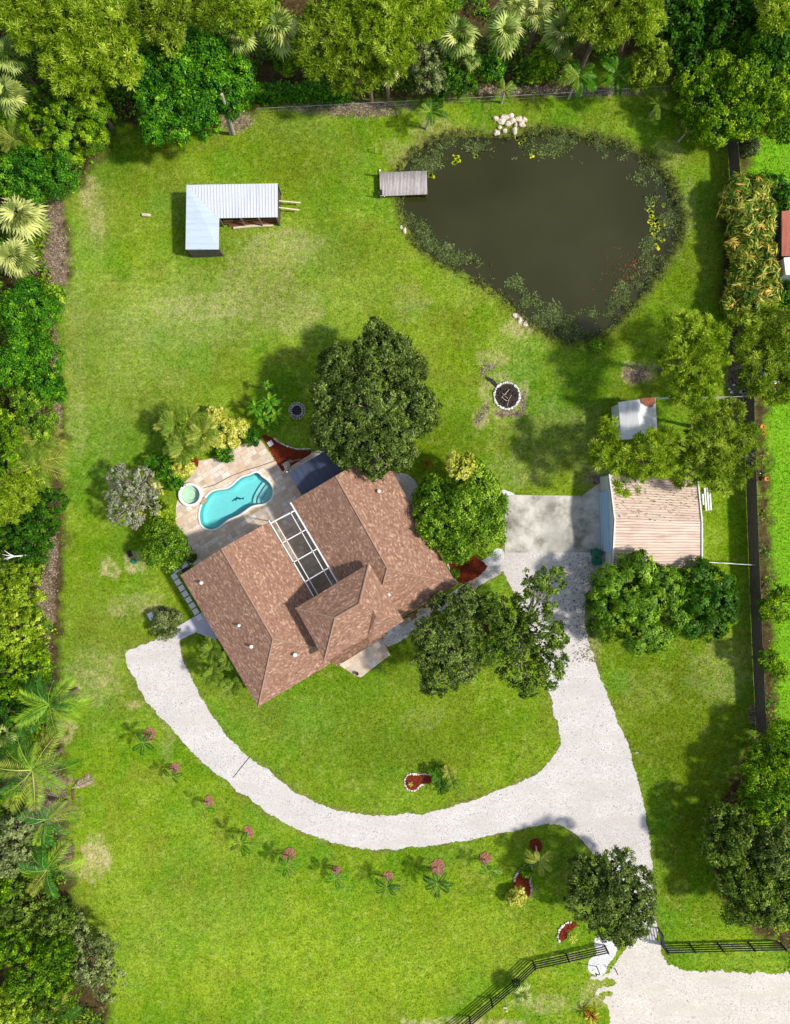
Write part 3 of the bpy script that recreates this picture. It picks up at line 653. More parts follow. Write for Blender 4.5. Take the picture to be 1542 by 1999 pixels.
# ------------------------------------------------------------------ roofs: a face is laid out along its eave so the courses run level
def roof_face(mb, pts, eave=(0, 1)):
    pts = [np.array(p, float) for p in pts]; a, b = pts[eave[0]], pts[eave[1]]
    u = b-a; u[2] = 0; u /= np.linalg.norm(u)
    nn = np.zeros(3)
    for i in range(len(pts)): nn += np.cross(pts[i], pts[(i+1) % len(pts)])
    nn /= np.linalg.norm(nn)
    if nn[2] < 0: pts = pts[::-1]; nn = -nn
    v = np.cross(nn, u); v /= np.linalg.norm(v)
    mb.face(pts, [((p-a)@u + 3.3*a[0], (p-a)@v) for p in pts])
def fascia(mb, pts, h=.2):
    for i in range(len(pts)-1):
        p, q = np.array(pts[i], float), np.array(pts[i+1], float); mb.face([p, q, q-(0, 0, h), p-(0, 0, h)])
def shrink(poly, d): return offset(np.array(poly), -d)
EZ, RZ = 3.0, 4.95
hb = W(620, 1130); house = thing('house', 'brown shingled house of two wings with a raised entry roof between them', 'house', hb)
def wing(nw, ne, se, sw, rn, rs):
    a, b, c, d = [WZ(p, EZ) for p in (nw, ne, se, sw)]; r0, r1 = WZ(rn, RZ), WZ(rs, RZ)
    m = MB(); roof_face(m, [a, d, r1, r0]); roof_face(m, [c, b, r0, r1]); roof_face(m, [d, c, r1])
    o = m.build('roof', M['shingle'], house)
    t = MB(); fascia(t, [r0, a, d, c, b, r0], .2)
    t.face([a-(0,0,.21), b-(0,0,.21), c-(0,0,.21), d-(0,0,.21)]); tr = t.build('fascia', M['trim'], None); tr.parent = o
    tr.data.transform(__import__('mathutils').Matrix.Translation(tuple(-hb)))
    # ridge caps
    def cap(p, q):
        k = MB(); k.tube([p+(0,0,.0), q+(0,0,.0)], .07, 5); kk = k.build('ridge_cap', M['ridge'], house); kk.parent = o
    cap(r0, r1); cap(r1, d); cap(r1, c)
    foot = shrink([p[:2] for p in (a, b, c, d)], .5); w_ = MB()
    w_.prism([tuple(p) for p in foot], 0, EZ-.215); w_.build('wall', M['stucco'], house)
    g_ = MB(); ia = a+(b-a)*.06; ib = b+(a-b)*.06; off = (c-b)/np.linalg.norm(c-b)*.3
    g_.face([ia+off, ib+off, r0+off-(0,0,.2)]); g_.build('gable_wall', M['stucco'], house)
    return foot
M['trim'] = simple('brown roof trim', lin(172, 146, 124), .7, .1, 4)
M['ridge'] = simple('ridge shingles', lin(160, 128, 110), .9, .25, 12)
fw = wing((352,1123), (524,1019), (677,1276), (504,1380), (432,1071), (533,1247))
fe = wing((567,981), (740,876), (892,1141), (718,1246), (655,929), (756,1109))
# windows and doors in the wing walls
def opening(p, q, t0, t1, z0, z1, nm, mat, fr=M['white']):
    p = np.array([*p, 0.]); q = np.array([*q, 0.]); d = (q-p); L = np.linalg.norm(d); d /= L; n_ = np.array([d[1], -d[0], 0])
    c = p+d*L*(t0+t1)/2; wd = L*(t1-t0); rz = math.atan2(d[1], d[0])
    m = MB(); m.box((c[0]+n_[0]*.02, c[1]+n_[1]*.02, (z0+z1)/2), (wd, .10, z1-z0), rz); o = m.build(nm, mat, house)
    f = MB(); 
    for s_ in (-1, 1): f.box((c[0]+d[0]*s_*(wd/2+.04)+n_[0]*.03, c[1]+d[1]*s_*(wd/2+.04)+n_[1]*.03, (z0+z1)/2), (.08, .16, z1-z0+.16), rz)
    f.box((c[0]+n_[0]*.03, c[1]+n_[1]*.03, z1+.04), (wd-.004, .15, .08), rz)
    if z0 > .1: f.box((c[0]+n_[0]*.03, c[1]+n_[1]*.03, z0-.04), (wd-.004, .15, .08), rz)
    k = f.build('frame', fr, house); k.parent = o
for poly in (fw, fe):
    A = np.sum(poly[:, 0]*np.roll(poly[:, 1], -1)-np.roll(poly[:, 0], -1)*poly[:, 1])
    q = poly if A > 0 else poly[::-1]
    for i in range(4):
        a, b = q[i], q[(i+1) % 4]; L = np.linalg.norm(b-a)
        for t in ((.2, .8) if L < 10 else (.15, .42, .78)):
            opening(a, b, t-.07, t+.07, 1.0, 2.2, 'window', M['window'])
# raised entry block
Z1, Z2 = 5.15, 6.5
a, b, c, d = WZ((577,1187), Z1), WZ((720,1100), Z1), WZ((788,1212), Z1), WZ((633,1289), Z1)
c2 = WZ((716,1245), Z1); r0, r1 = WZ((654,1206), Z2), WZ((701,1179), Z2)
m = MB(); roof_face(m, [b, a, r0, r1]); roof_face(m, [a, d, r0]); roof_face(m, [c, b, r1]); 
g0 = WZ((728,1190), Z2-.42); g1 = WZ((735,1203), Z2-.45)
roof_face(m, [d, c2, g0, r1, r0]); up = m.build('roof', M['shingle'], house); up['label'] = 'raised hip roof over the entry'
m = MB(); e0 = WZ((723,1254), Z1-.55)
roof_face(m, [e0, c, g1]); roof_face(m, [c2-(0,0,.3), e0, g1, g0]); roof_face(m, [c, r1, g0, g1], (0, 1)); q = m.build('roof_hip', M['shingle'], house); q.parent = up
t = MB(); fascia(t, [e0, c, b, a, d, c2], .2); tr = t.build('fascia', M['trim'], house); tr.parent = up
k = MB(); k.tube([r0, r1], .07, 5); k.tube([r0, a], .07, 5); k.tube([r1, b], .07, 5); k.tube([r0, d], .07, 5); kk = k.build('ridge_cap', M['ridge'], house); kk.parent = up
wl = shrink([p[:2] for p in (a, b, WZ((772,1206), Z1), WZ((712,1238), Z1), d)], .35); m = MB(); m.prism([tuple(p) for p in wl], 0, Z1-.02); m.build('wall', M['stucco'], house)['label'] = 'tall wall of the entry block'
# low porch roof along the front, its backward tilt invented to shade it dark
p0, p1, p2, p3 = WZ((633,1283), 2.95), WZ((716,1234), 2.95), WZ((757,1238), 3.45), WZ((657,1300), 3.45)
m = MB(); roof_face(m, [p3, p2, p1, p0]); pr = m.build('porch_roof', M['shingle'], house)
t = MB(); fascia(t, [p0, p3, p2, p1], .5); tr = t.build('fascia', M['trim'], house); tr.parent = pr
for pp in ((664,1294), (752,1238)):
    q = WZ(pp, 2.8); m = MB(); m.tube([(q[0], q[1], 0), q], .1, 8); m.build('porch_post', M['white'], house)
m = MB(); pd = WZ((700,1262), 3.2); m.box((pd[0]-.25, pd[1]+.35, 1.1), (1.1, .1, 2.1), HANG); m.build('door', M['wood'], house)
# roof vents
def on_plane(px, py, A, B, C):
    A, B, C = WZ(*A), WZ(*B), WZ(*C); nn = np.cross(B-A, C-A); o_ = np.array([0, 0, H]); d_ = W(px, py, 0)-o_
    return o_+d_*(nn@(A-o_))/(nn@d_)
WS = (((352,1123), EZ), ((504,1380), EZ), ((533,1247), RZ)); SS = (((677,1276), EZ), ((504,1380), EZ), ((533,1247), RZ)); ES = (((740,876), EZ), ((892,1141), EZ), ((756,1109), RZ)); ESS = (((718,1246), EZ), ((892,1141), EZ), ((756,1109), RZ))
for vx, vy, pl, r in ((395,1134,WS,.12), (468,1217,WS,.10), (492,1258,WS,.12), (577,1274,SS,.14), (740,956,ES,.12), (759,1157,ESS,.12)):
    q = on_plane(vx, vy+3, *pl)+(0, 0, .28); m = MB(); m.lathe((q[0], q[1], q[2]-.5), [(r*.8, 0), (r*.8, .5), (r*1.15, .5), (r*1.1, .6), (.02, .64)], 12); m.build('roof_vent', M['white'], house)
m = MB(); q = W(563, 1345, 2.9); m.tube([q-(0,0,.3), (q[0], q[1], .1)], .05, 6); m.tube([q+(.1,.15,0), q-(0,0,.3)], .06, 6); m.build('downspout', M['white'], house)
# screened lanai roof between the wings
SZ = 3.05
lan = thing('screen_enclosure', 'white framed screen roof over the courtyard between the two roof wings', 'screen enclosure', W(590, 1080))
m = MB()
for p, q, wd in (((525,1016),(612,1164),.09), ((567,981),(659,1137),.12), ((529,1021),(575,997),.10), ((551,1060),(597,1034),.08), ((572,1098),(618,1072),.08), ((595,1136),(642,1108),.08), ((538,1018),(620,1160),.06), ((567,1000),(649,1144),.06)):
    m.bar(WZ(p, SZ), WZ(q, SZ), wd, .08)
m.build('frame', M['white'], lan)
m = MB(); m.face([WZ(p, SZ-.03) for p in ((529,1022),(612,1166),(659,1137),(575,998))]); m.build('screen', M['screen'], lan)
m = MB(); m.bar(WZ((530,1021), SZ-.05), W(541, 1020), .09); m.bar(WZ((574,998), SZ-.05), W(582, 998), .09); m.build('post', M['white'], lan)
# slate blue awning roof on the poolside wall
aw = thing('awning', 'slate blue panel awning on the pool side of the house, partly under the oak', 'awning', W(610, 930))
m = MB(); P4 = [WZ(p, z) for p, z in (((563,923), 2.2), ((640,878), 2.2), ((672,930), 2.6), ((588,966), 2.6))]
m.prism([tuple(p[:2]) for p in P4], 2.3, 2.36); m.build('panel', M['slate'], aw)
m = MB()
for i in range(1, 7):
    t = i/7; m.bar(P4[0]*(1-t)+P4[1]*t+(0,0,2.385-P4[0][2]), P4[3]*(1-t)+P4[2]*t+(0,0,2.385-P4[3][2]), .035, .03)
m.build('seam', M['slate'], aw)
for pp in ((568,924), (634,886)):
    q = W(*pp); m = MB(); m.tube([(q[0], q[1], 0), (q[0], q[1], 2.3)], .05, 8); m.build('post', M['white'], aw)

# ------------------------------------------------------------------ paving next to the house
def slab(name, px, z1, mat, kind='structure', z0=-.04, label=None, parent=None):
    m = MB(); m.prism([tuple(p) for p in pxy(px)], z0, z1); o = m.build(name, mat, parent)
    if parent is None: tag(o, kind=kind)
    return o
slab('concrete_pad', [(338,1228),(396,1194),(440,1190),(450,1262),(383,1234),(345,1252)], .05, M['shade_tinted'])
slab('porch_patio', [(662,1298),(745,1246),(762,1278),(704,1322),(692,1318)], .07, M['porch_tile'])
slab('concrete_apron', [(985,966),(1135,968),(1175,940),(1200,940),(1200,1078),(985,1079)], .035, M['concrete'])
for i in range(9):
    cx_, cy_ = 337+i*6.9, 1122+i*11.4
    if i > 7: break
    q = W(cx_+4, cy_+3); m = MB(); m.box((q[0], q[1], .05), (.47, .47, .09), -math.radians(59))
    o = m.build('paving_slab', M['paver_grey']); tag(o, ['first', 'second', 'third', 'fourth', 'fifth', 'sixth', 'seventh', 'eighth'][i]+' pale grey slab from the pool end of the path beside the house', 'paving slab', 'grey slabs beside the west wall')
for i in range(3):
    q = W(346+i*14, 1111-i*8.5); m = MB(); m.box((q[0], q[1], .056), (.6, .46, .09), HANG)
    o = m.build('paving_slab', M['paver_grey']); tag(o, ['pale grey corner slab where the side path meets the lawn', 'pale grey slab between the corner slab and the patio edge', 'pale grey slab touching the pool patio corner'][i], 'paving slab', 'grey slabs at the patio corner')
sheetd = sheet('gravel_strip', ragged(pxy([(352,1110),(372,1106),(440,1240),(396,1196)]), .02, .2, 4, 0), .012, M['dark_fill']); tag(sheetd, kind='structure')
walk = ragged(pxy([(745,1240),(800,1205),(870,1163),(930,1124),(968,1092),(984,1080),(998,1078),(992,1104),(962,1130),(905,1165),(862,1190),(815,1224),(772,1262),(752,1264)]), .05, .15, 9, 1)
tag(sheet('walkway', walk, .018, M['gravel']), kind='structure')
tag(sheet('gravel_walk', ragged(pxy([(745,925),(790,920),(812,940),(822,962),(815,985),(838,1030),(835,1070),(815,1035)]), .05, .15, 10, 1), .017, M['gravel']), kind='structure')
tag(sheet('white_gravel_bed', ragged(pxy([(950,1092),(968,1068),(985,1070),(986,1092),(955,1108),(925,1098)]), .06, .12, 12, 1), .021, M['white_gravel']), kind='structure')
tag(sheet('white_gravel_border', ragged(pxy([(955,958),(980,955),(1012,965),(985,972),(960,970)]), .06, .12, 13, 1), .026, M['white_gravel']), kind='structure')
tag(sheet('white_gravel_path', ragged(pxy([(1160,1832),(1168,1820),(1183,1826),(1198,1830),(1204,1845),(1200,1868),(1184,1882),(1184,1896),(1172,1908),(1158,1904),(1147,1892),(1149,1872),(1166,1860),(1160,1848)]), .05, .12, 14, 1), .022, M['white_gravel']), kind='structure')
for i in range(7):
    q = W(760+i*15.5, 1233-i*10.0); m = MB(); m.box((q[0], q[1], .045), (.52, .5, .05), HANG)
    tag(m.build('paver', M['paver_grey' if i in (0, 1) else 'paver_rust' if i in (3,) else 'paver_tan']), ['grey paver nearest the porch patio', 'second grey paver from the porch patio', 'tan paver right after the two grey ones', 'rusty brown paver among the tan ones', 'tan paver just past the rusty brown one', 'last but one tan paver before the oak shade', 'tan paver at the edge of the oak shade'][i]+' on the gravel walk', 'paver', 'square pavers along the front walk')
for i in range(3):
    q = W(902+i*12, 1152-i*8); m = MB(); m.box((q[0], q[1], .045), (.5, .48, .05), HANG)
    tag(m.build('paver', M['paver_tan']), ['tan paver nearest the oak', 'middle tan paver', 'tan paver farthest along'][i]+' beside the red mulch bed by the roof corner', 'paver', 'square pavers beside the mulch bed')

# ------------------------------------------------------------------ garage
gz, gr = 2.3, 3.0
ga = thing('garage', 'metal garage with cream ribbed gable roof behind the concrete apron', 'garage', W(1270, 1015))
A, B_, C_, D_ = WZ((1180,925), gz), WZ((1362,940), gz), WZ((1370,1108), gz), WZ((1192,1112), gz)
A = WZ((1189,926), gz); D_ = WZ((1195,1112), gz); R0, R1 = WZ((1200,1015), gr), WZ((1370,1020), gr)
m = MB(); roof_face(m, [B_, A, R0, R1]); roof_face(m, [D_, C_, R1, R0]); m.build('roof', M['garage_roof'], ga)
m = MB()
for s_ in (0, 1):
    E0, E1 = (A, B_) if s_ == 0 else (D_, C_)
    for i in range(17):
        t = (i+.5)/17; m.bar((E0*(1-t)+R0*t)+(0,0,.02), (E1*(1-t)+R1*t)+(0,0,.02), .04, .045)
m.build('roof_rib', M['garage_rib'], ga)
m = MB(); m.bar(A, R0, .10, .2); m.bar(R0, D_, .10, .2); m.bar(B_, R1, .10, .2); m.bar(R1, C_, .10, .2); m.build('trim', M['white'], ga)
gw = [WZ((1178,925), gz)[:2]*1.0, B_[:2]+(-.15, -.1), C_[:2]+(-.15, .12), D_[:2]+(-.1, .12)]
gw[0] = A[:2]+(-.1, -.1)
m = MB(); m.prism([tuple(p) for p in gw], 0, gz-.06)
m.build('wall', M['wall_grey'], ga)
m = MB(); wp = gw[0]; wq = gw[3]; m.face([(*wp, gz-.06), (*wq, gz-.06), (R0[0]-.08, R0[1], gr-.08)]); m.build('gable_wall', M['wall_grey'], ga); m = MB(); m.face([(*gw[2], gz-.06), (*gw[1], gz-.06), (R1[0]-.15, R1[1], gr-.08)]); m.build('gable_wall', M['wall_grey'], ga)
dd = (wq-wp)/np.linalg.norm(wq-wp); dn_ = np.array([-1.0, .03])
m = MB(); c_ = wp+(wq-wp)*.50; m.box((c_[0]-.08, c_[1], 1.05), (.10, 4.9, 2.1), math.atan2(dd[1], dd[0])+math.pi/2); do = m.build('garage_door', M['door_blue'], ga)
m = MB(); [m.box((c_[0]-.14, c_[1], .42*i), (.02, 4.8, .03), math.atan2(dd[1], dd[0])+math.pi/2) for i in range(1, 5)]; q = m.build('door_panel_line', M['white_metal'], ga); q.parent = do
m = MB(); m.box((c_[0]-.10, c_[1], 2.18), (.2, 5.1, .14), math.atan2(dd[1], dd[0])+math.pi/2); m.build('door_lintel', M['door_blue'], ga)
# green wheeled bins beside the door
for i, (bx, by, lb) in enumerate(((1165,1079,'green wheeled bin nearer the concrete apron, by the garage wall'), (1166,1096,'green wheeled bin farther from the concrete apron, by the garage wall'))):
    q = W(bx, by, .9); q[2] = 0; t = thing('wheelie_bin', lb, 'bin', q, 'green wheeled bins', rz=0)
    m = MB(); m.prism([(q[0]-.26, q[1]-.24), (q[0]+.26, q[1]-.24), (q[0]+.26, q[1]+.24), (q[0]-.26, q[1]+.24)], .08, .95); m.build('body', M['green_plastic'], t)
    m = MB(); m.box((q[0]-.02, q[1], .985), (.66, .6, .05)); m.box((q[0]-.04, q[1], 1.02), (.46, .42, .03)); m.build('lid', M['green_plastic'], t)
    m = MB(); m.bar((q[0]+.33, q[1]-.22, 1.0), (q[0]+.33, q[1]+.22, 1.0), .035); m.build('handle', M['green_plastic'], t)
    for s_ in (-1, 1): m = MB(); m.tube([(q[0]+.2, q[1]+s_*.25, .11), (q[0]+.2, q[1]+s_*.31, .11)], .11, 12); m.build('wheel', M['black'], t)
# slatted white pallet behind the garage
q = W(1378, 975); t = thing('pallet', 'white slatted pallet leaning flat on the grass behind the garage', 'pallet', q)
m = MB()
for i in range(4): m.box((q[0]-.3+i*.2, q[1]+i*.02, .16), (.12, 1.9 if i != 0 else .9, .03), math.radians(4))
m.build('slat', M['white'], t); m = MB()
for i in (-.8, 0, .7): m.box((q[0], q[1]+i, .07), (.75, .09, .12), math.radians(4))
m.build('bearer', M['wood'], t)

M['barn_roof2'] = m_metalroof('galvanised roof bluish', lin(190, 202, 212), lin(160, 172, 186), .6, 'x', .5)
# ------------------------------------------------------------------ barn by the lawn, L shaped
bz = 1.75
barn = thing('barn', 'L shaped animal shelter with a galvanised metal roof on the back lawn', 'barn', W(440, 425))
a, b, c, d, e, f = [WZ(p, z) for p, z in (((364,361), bz+.35), ((542,358), bz+.35), ((542,424), bz), ((428,426), bz), ((427,487), bz-.0), ((362,487), bz+.0))]
a2 = WZ((364,361), bz+.35)
m = MB(); roof_face(m, [b, a, d, c]); m.build('roof', M['barn_roof'], barn)['label'] = 'bright long slope of the metal roof'
m = MB(); roof_face(m, [a, f, e, d]); m.build('roof', M['barn_roof2'], barn)['label'] = 'bluer short slope of the metal roof'
m = MB()
for i in range(1, 30):
    t = i/30; p = a*(1-t)+b*t
    lo = d*(1-(p[0]-d[0])/(c[0]-d[0]))+c*((p[0]-d[0])/(c[0]-d[0])) if p[0] > d[0] else a+(d-a)*((p[0]-a[0])/(d[0]-a[0]))
    m.bar(p+(0,0,.02), lo+(0,0,.02), .035, .03)
m.build('roof_rib', M['barn_roof'], barn)
m = MB()
for i in range(1, 22):
    t = i/22; p = a*(1-t)+f*t
    if p[1] < d[1]: hi = d*(1-(p[1]-d[1])/(e[1]-d[1]))+e*((p[1]-d[1])/(e[1]-d[1]))
    else: hi = a+(d-a)*((p[1]-a[1])/(d[1]-a[1]))
    m.bar(p+(0,0,.015), hi+(0,0,.015), .025, .02)
m.build('roof_rib', M['barn_roof2'], barn)
m = MB()
fl = [p[:2] for p in (a, b, c, d, e, f)]
for (p, q, h) in ((a, b, bz+.2), (a, f, bz-.05), (f+(0,.1,0), e+(0,.1,0), bz-.1)):
    p = p+(.12, -.12, 0) if p is not f else p+(.12, 0, 0); q = q.copy()
    m.bar((p[0], p[1], h/2), (q[0], q[1], h/2), .08, h)
m.bar((b[0]-.1, b[1]-.1, bz/2), (c[0]-.1, c[1]+.1, bz/2), .08, bz-.1)
m.build('wall', M['wood_grey'] if 'wood_grey' in M else M['dark_wood'], barn)
for pp in ((427,428), (470,428), (505,428), (540,426), (427,487), (363,487)):
    q = WZ(pp, bz-.1); m = MB(); m.bar((q[0], q[1]+.08, 0), (q[0], q[1]+.08, bz-.06), .12); m.build('post', M['bark'], barn)
m = MB(); q0, q1 = W(440, 440), W(542, 434)
m.bar(q0+(0,0,.35), q1+(0,0,.35), .05, .2); m.bar(q0+(0,0,.8), q1+(0,0,.8), .05, .2); m.bar(q0+(0,.2,1.2), q1+(0,.2,1.2), .06, .16); m.build('rail', M['wood'], barn)
m = MB(); q0, q1 = W(390, 496), W(428, 495); m.bar(q0+(0,.1,.5), q1+(0,.1,.5), .06, .9); m.build('side_board', M['bark'], barn)
for nm, p, q, lb in (('plank', (543,392), (587,396), 'upper of two pale planks sticking out from the barn end'), ('plank', (543,405), (584,410), 'lower of two pale planks sticking out from the barn end')):
    m = MB(); m.bar(W(*p, .9), W(*q, .5), .10, .06); tag(m.build(nm, M['wood_pale']), lb, 'plank', 'planks at the barn end')
rng_ = np.random.default_rng(3)
for i, (p, q, mt, lb) in enumerate((((448,441),(538,437),'wood','thick reddish timber on the ground in front of the barn'), ((456,446),(534,441),'wood_pale','pale timber on the grass at the front of the timber pile'), ((436,436),(490,433),'bark','grey log tucked under the barn eave'))):
    m = MB(); a_, b_ = W(*p), W(*q); mid = (a_+b_)/2+(0,.06,.15); m.tube([a_+(0,0,.12), mid, b_+(0,0,.1)], [.1, .12, .08], 7); tag(m.build('timber', M[mt]), lb, 'timber', 'timbers in front of the barn')
# lone log on the lawn
q = W(287, 421); m = MB(); m.tube([q+(-.35,.03,.14), q+(.1,0,.15), q+(.35,-.02,.13)], [.13, .14, .12], 9); tag(m.build('log', M['wood_pale']), 'short cut log lying alone on the lawn west of the barn', 'log')

# ------------------------------------------------------------------ dock
dk = thing('dock', 'weathered grey board dock reaching into the pond', 'dock', W(787, 358))
P4 = [WZ(p, .55) for p in ((740,337), (833,333), (834,379), (742,383))]
V = []; F = []; R_ = []; rngd = np.random.default_rng(2); nb = 34
for i in range(nb):
    t0, t1 = i/nb+.0016, (i+1)/nb-.0016; zz = rngd.uniform(-.006, .006)
    q = [P4[0]*(1-t0)+P4[1]*t0, P4[0]*(1-t1)+P4[1]*t1, P4[3]*(1-t1)+P4[2]*t1, P4[3]*(1-t0)+P4[2]*t0]
    B0 = len(V)
    for dz in (-.04+zz, zz): V += [x+(0, 0, dz) for x in q]
    F += [(B0+7, B0+6, B0+5, B0+4), (B0, B0+1, B0+2, B0+3), (B0, B0+4, B0+5, B0+1), (B0+1, B0+5, B0+6, B0+2), (B0+2, B0+6, B0+7, B0+3), (B0+3, B0+7, B0+4, B0)]; R_ += [rngd.random()]*6
link('deck', mkmesh('deck', local(V, dk), F, M['dock'], rnd=R_), dk)
m = MB(); m.bar(P4[0]+(0,-.05,-.12), P4[1]+(0,-.05,-.12), .05, .15); m.bar(P4[3]+(0,.05,-.12), P4[2]+(0,.05,-.12), .05, .15); m.bar(P4[1]+(-.05,0,-.12), P4[2]+(-.05,0,-.12), .05, .15); m.bar(P4[0]+(.05,0,-.12), P4[3]+(.05,0,-.12), .05, .15); m.build('beam', M['dark_wood'], dk)
for i, (u_, v_) in enumerate(((0,.04),(0,.96),(.5,.04),(.5,.96),(.97,.04),(.97,.96))):
    q = (P4[0]*(1-u_)+P4[1]*u_)*(1-v_)+(P4[3]*(1-u_)+P4[2]*u_)*v_; top = 1.15 if u_ == 0 else .52
    m = MB(); m.tube([(q[0]-(.09 if u_ == 0 else 0), q[1], -1.1), (q[0]-(.09 if u_ == 0 else 0), q[1], top)], .06, 8); m.build('post', M['bark_dark'], dk)
q = WZ((741,330), 1.2); m = MB(); m.lathe((q[0], q[1]-.1, 1.15), [(.09,0),(.09,.06),(.03,.14)], 10); m.build('post_light', M['white'], dk)
q = W(744, 376, .6); m = MB(); m.box(q+(0,0,.03), (.18, .42, .1), .05); tag(m.build('tackle_box', M['black']), 'small black box on the shore corner of the dock', 'box')
q = W(731, 300); m = MB(); m.bar(q, q+(0,.1,.7), .05); m.bar(q+(-.02,.08,.55), q+(.0,.3,.6), .04); tag(m.build('stake', M['bark_dark']), 'short dark stake in the grass above the dock', 'stake')

# ------------------------------------------------------------------ small white shed east of the lawn
sh = thing('shed', 'small white metal roofed shed with a rusty corner under the pines', 'shed', W(1240, 820))
z_ = 2.3; a, b, c, d = WZ((1207,785), z_), WZ((1279,777), z_), WZ((1284,852), z_), WZ((1213,858), z_); r0, r1 = WZ((1243,780), z_+.45), WZ((1250,856), z_+.45)
m = MB(); roof_face(m, [a, d, r1, r0]); roof_face(m, [c, b, r0, r1]); m.build('roof', M['shed_roof'], sh)
m = MB(); p_ = [a*(1-t)+b*t for t in (0, .5, 1)]
rs = [WZ((1250,777), z_+.44), WZ((1278,776), z_+.05), WZ((1279,787), z_+.08), WZ((1272,795), z_+.18), WZ((1262,793), z_+.30), WZ((1252,786), z_+.42)]
m.face([q+(0,0,.03) for q in rs]); m.build('rust_patch', M['rust'], sh)
m = MB()
for i in range(1, 14):
    t = i/14; m.bar(a*(1-t)+d*t+(0,0,.012), r0*(1-t)+r1*t+(0,0,.012), .02, .02); m.bar(b*(1-t)+c*t+(0,0,.012), r0*(1-t)+r1*t+(0,0,.012), .02, .02)
m.build('roof_rib', M['shed_roof'], sh)
fo_ = shrink([p[:2] for p in (a, b, c, d)], .14); m = MB(); m.prism([tuple(p) for p in fo_], 0, z_-.03); m.build('wall', M['wall_grey'], sh)
m = MB(); q = (fo_[0]+fo_[3])/2; m.box((q[0]-.02, q[1], 1.0), (.06, .9, 1.9), 0.0); m.build('door', M['white_metal'], sh)
# neighbour's rusty outbuilding at the frame edge
nb_ = thing('rusty_shed', 'rusty red roofed outbuilding beyond the hedge at the right edge', 'shed', W(1560, 460))
z_ = 2.4; m = MB(); roof_face(m, [WZ((1526,412), z_), WZ((1526,500), z_), WZ((1640,500), z_+.8), WZ((1640,404), z_+.8)], (0, 1)); m.build('roof', M['rust_roof'], nb_)
m = MB(); m.prism([tuple(WZ(p, z_)[:2]) for p in ((1530,416), (1530,497), (1640,497), (1640,410))], 0, z_-.05); m.build('wall', M['bark'], nb_)
m = MB(); m.face([WZ(p, z_+.05) for p in ((1530,503), (1560,500), (1562,540), (1534,536))]); m.prism([tuple(WZ(p, z_)[:2]) for p in ((1531,504), (1560,502), (1561,538), (1535,534))], 0, z_+.04); m.build('lean_to', M['white'], nb_)
for i in range(3):
    q0, q1 = W(1512, 545-3*i, .5), W(1532+i, 538-3*i, .7); m = MB(); m.bar(q0, q1, .09, .04)
    tag(m.build('board', M['grey_metal']), ['lowest', 'middle', 'topmost'][i]+' grey board of the pile beside the neighbour\'s outbuilding', 'board', 'boards by the outbuilding')

# ------------------------------------------------------------------ fences
def board_fence(name, label, pts, ht, cat='fence', boards=9, mat='dark_wood', post_every=2.4, thick=.03):
    P = [np.array(p) for p in pts]; t = thing(name, label, cat, P[0])
    m = MB()
    for i in range(len(P)-1):
        for k in range(boards):
            zc = ht*(k+.5)/boards+.03; m.bar(P[i]+(0,0,zc), P[i+1]+(0,0,zc), thick, ht/boards-.025)
    m.build('board_panel', M[mat], t)
    for i in range(len(P)-1):
        L = np.linalg.norm(P[i+1]-P[i]); k = max(1, int(L/post_every))
        for j in range(k+(i == len(P)-2)):
            q = P[i]+(P[i+1]-P[i])*j/k; m = MB(); m.bar(q+(.07,0,0), q+(.07,0,ht+.05), .1); m.build('post', M[mat], t)
    return t
FB = [W(1419, 262), W(1426, 370), W(1432, 480), W(1440, 620), W(1452, 790), W(1456, 940), W(1462, 1105), W(1468, 1260), W(1476, 1425)]
board_fence('board_fence', 'long dark horizontal board fence along the right side of the lot', FB, 1.75, boards=7)
for i, (p, q, lb) in enumerate((((1463,924),(1484,924),'white prop lying level across the board fence beside the pines'), ((1464,960),(1486,969),'slanting grey prop against the board fence, below the pines'), ((1477,1015),(1489,1016),'short grey prop on the board fence, level with the garage roof middle'), ((1479,1061),(1489,1062),'short grey prop on the board fence, near the wire fence'), ((1488,1245),(1502,1251),'white prop on the board fence, right of the mango trees'))):
    m = MB(); m.bar(W(*p, .35), W(*q, 1.75), .05); tag(m.build('fence_prop', M['grey_metal']), lb, 'prop', 'props along the board fence')
def wire_fence(label, p, q, ht, n, rw=.028):
    t = thing('wire_fence', label, 'fence', p); m = MB(); m.bar(p+(0,0,ht), q+(0,0,ht), rw); m.build('top_rail', M['grey_metal'], t)
    for i in range(n+1):
        r = p+(q-p)*i/n; m = MB(); m.bar(r, r+(0,0,ht-.03), rw); m.build('post', M['grey_metal'], t)
    m = MB()
    for k in ((3,) if rw < .02 else range(1, 6)): m.bar(p+(0,0,ht*k/6), q+(0,0,ht*k/6), .008)
    m.build('wire', M['grey_metal'], t)
wire_fence('grey wire fence from the garage corner to the board fence', W(1372, 1096, 0), W(1460, 1101, 0), 1.3, 3)
wire_fence('thin wire fence from the white shed to the board fence under the pines', W(1270, 780, 0), W(1452, 778, 0), 1.1, 5, .02)
wire_fence('long thin wire fence at the foot of the woods behind the pond', W(505, 225, 0), W(1080, 196, 0), 1.0, 14, .018)
wire_fence('thin wire fence running behind the pond palms into the woods', W(1082, 196, 0), W(1500, 168, 0), 1.0, 10, .018)
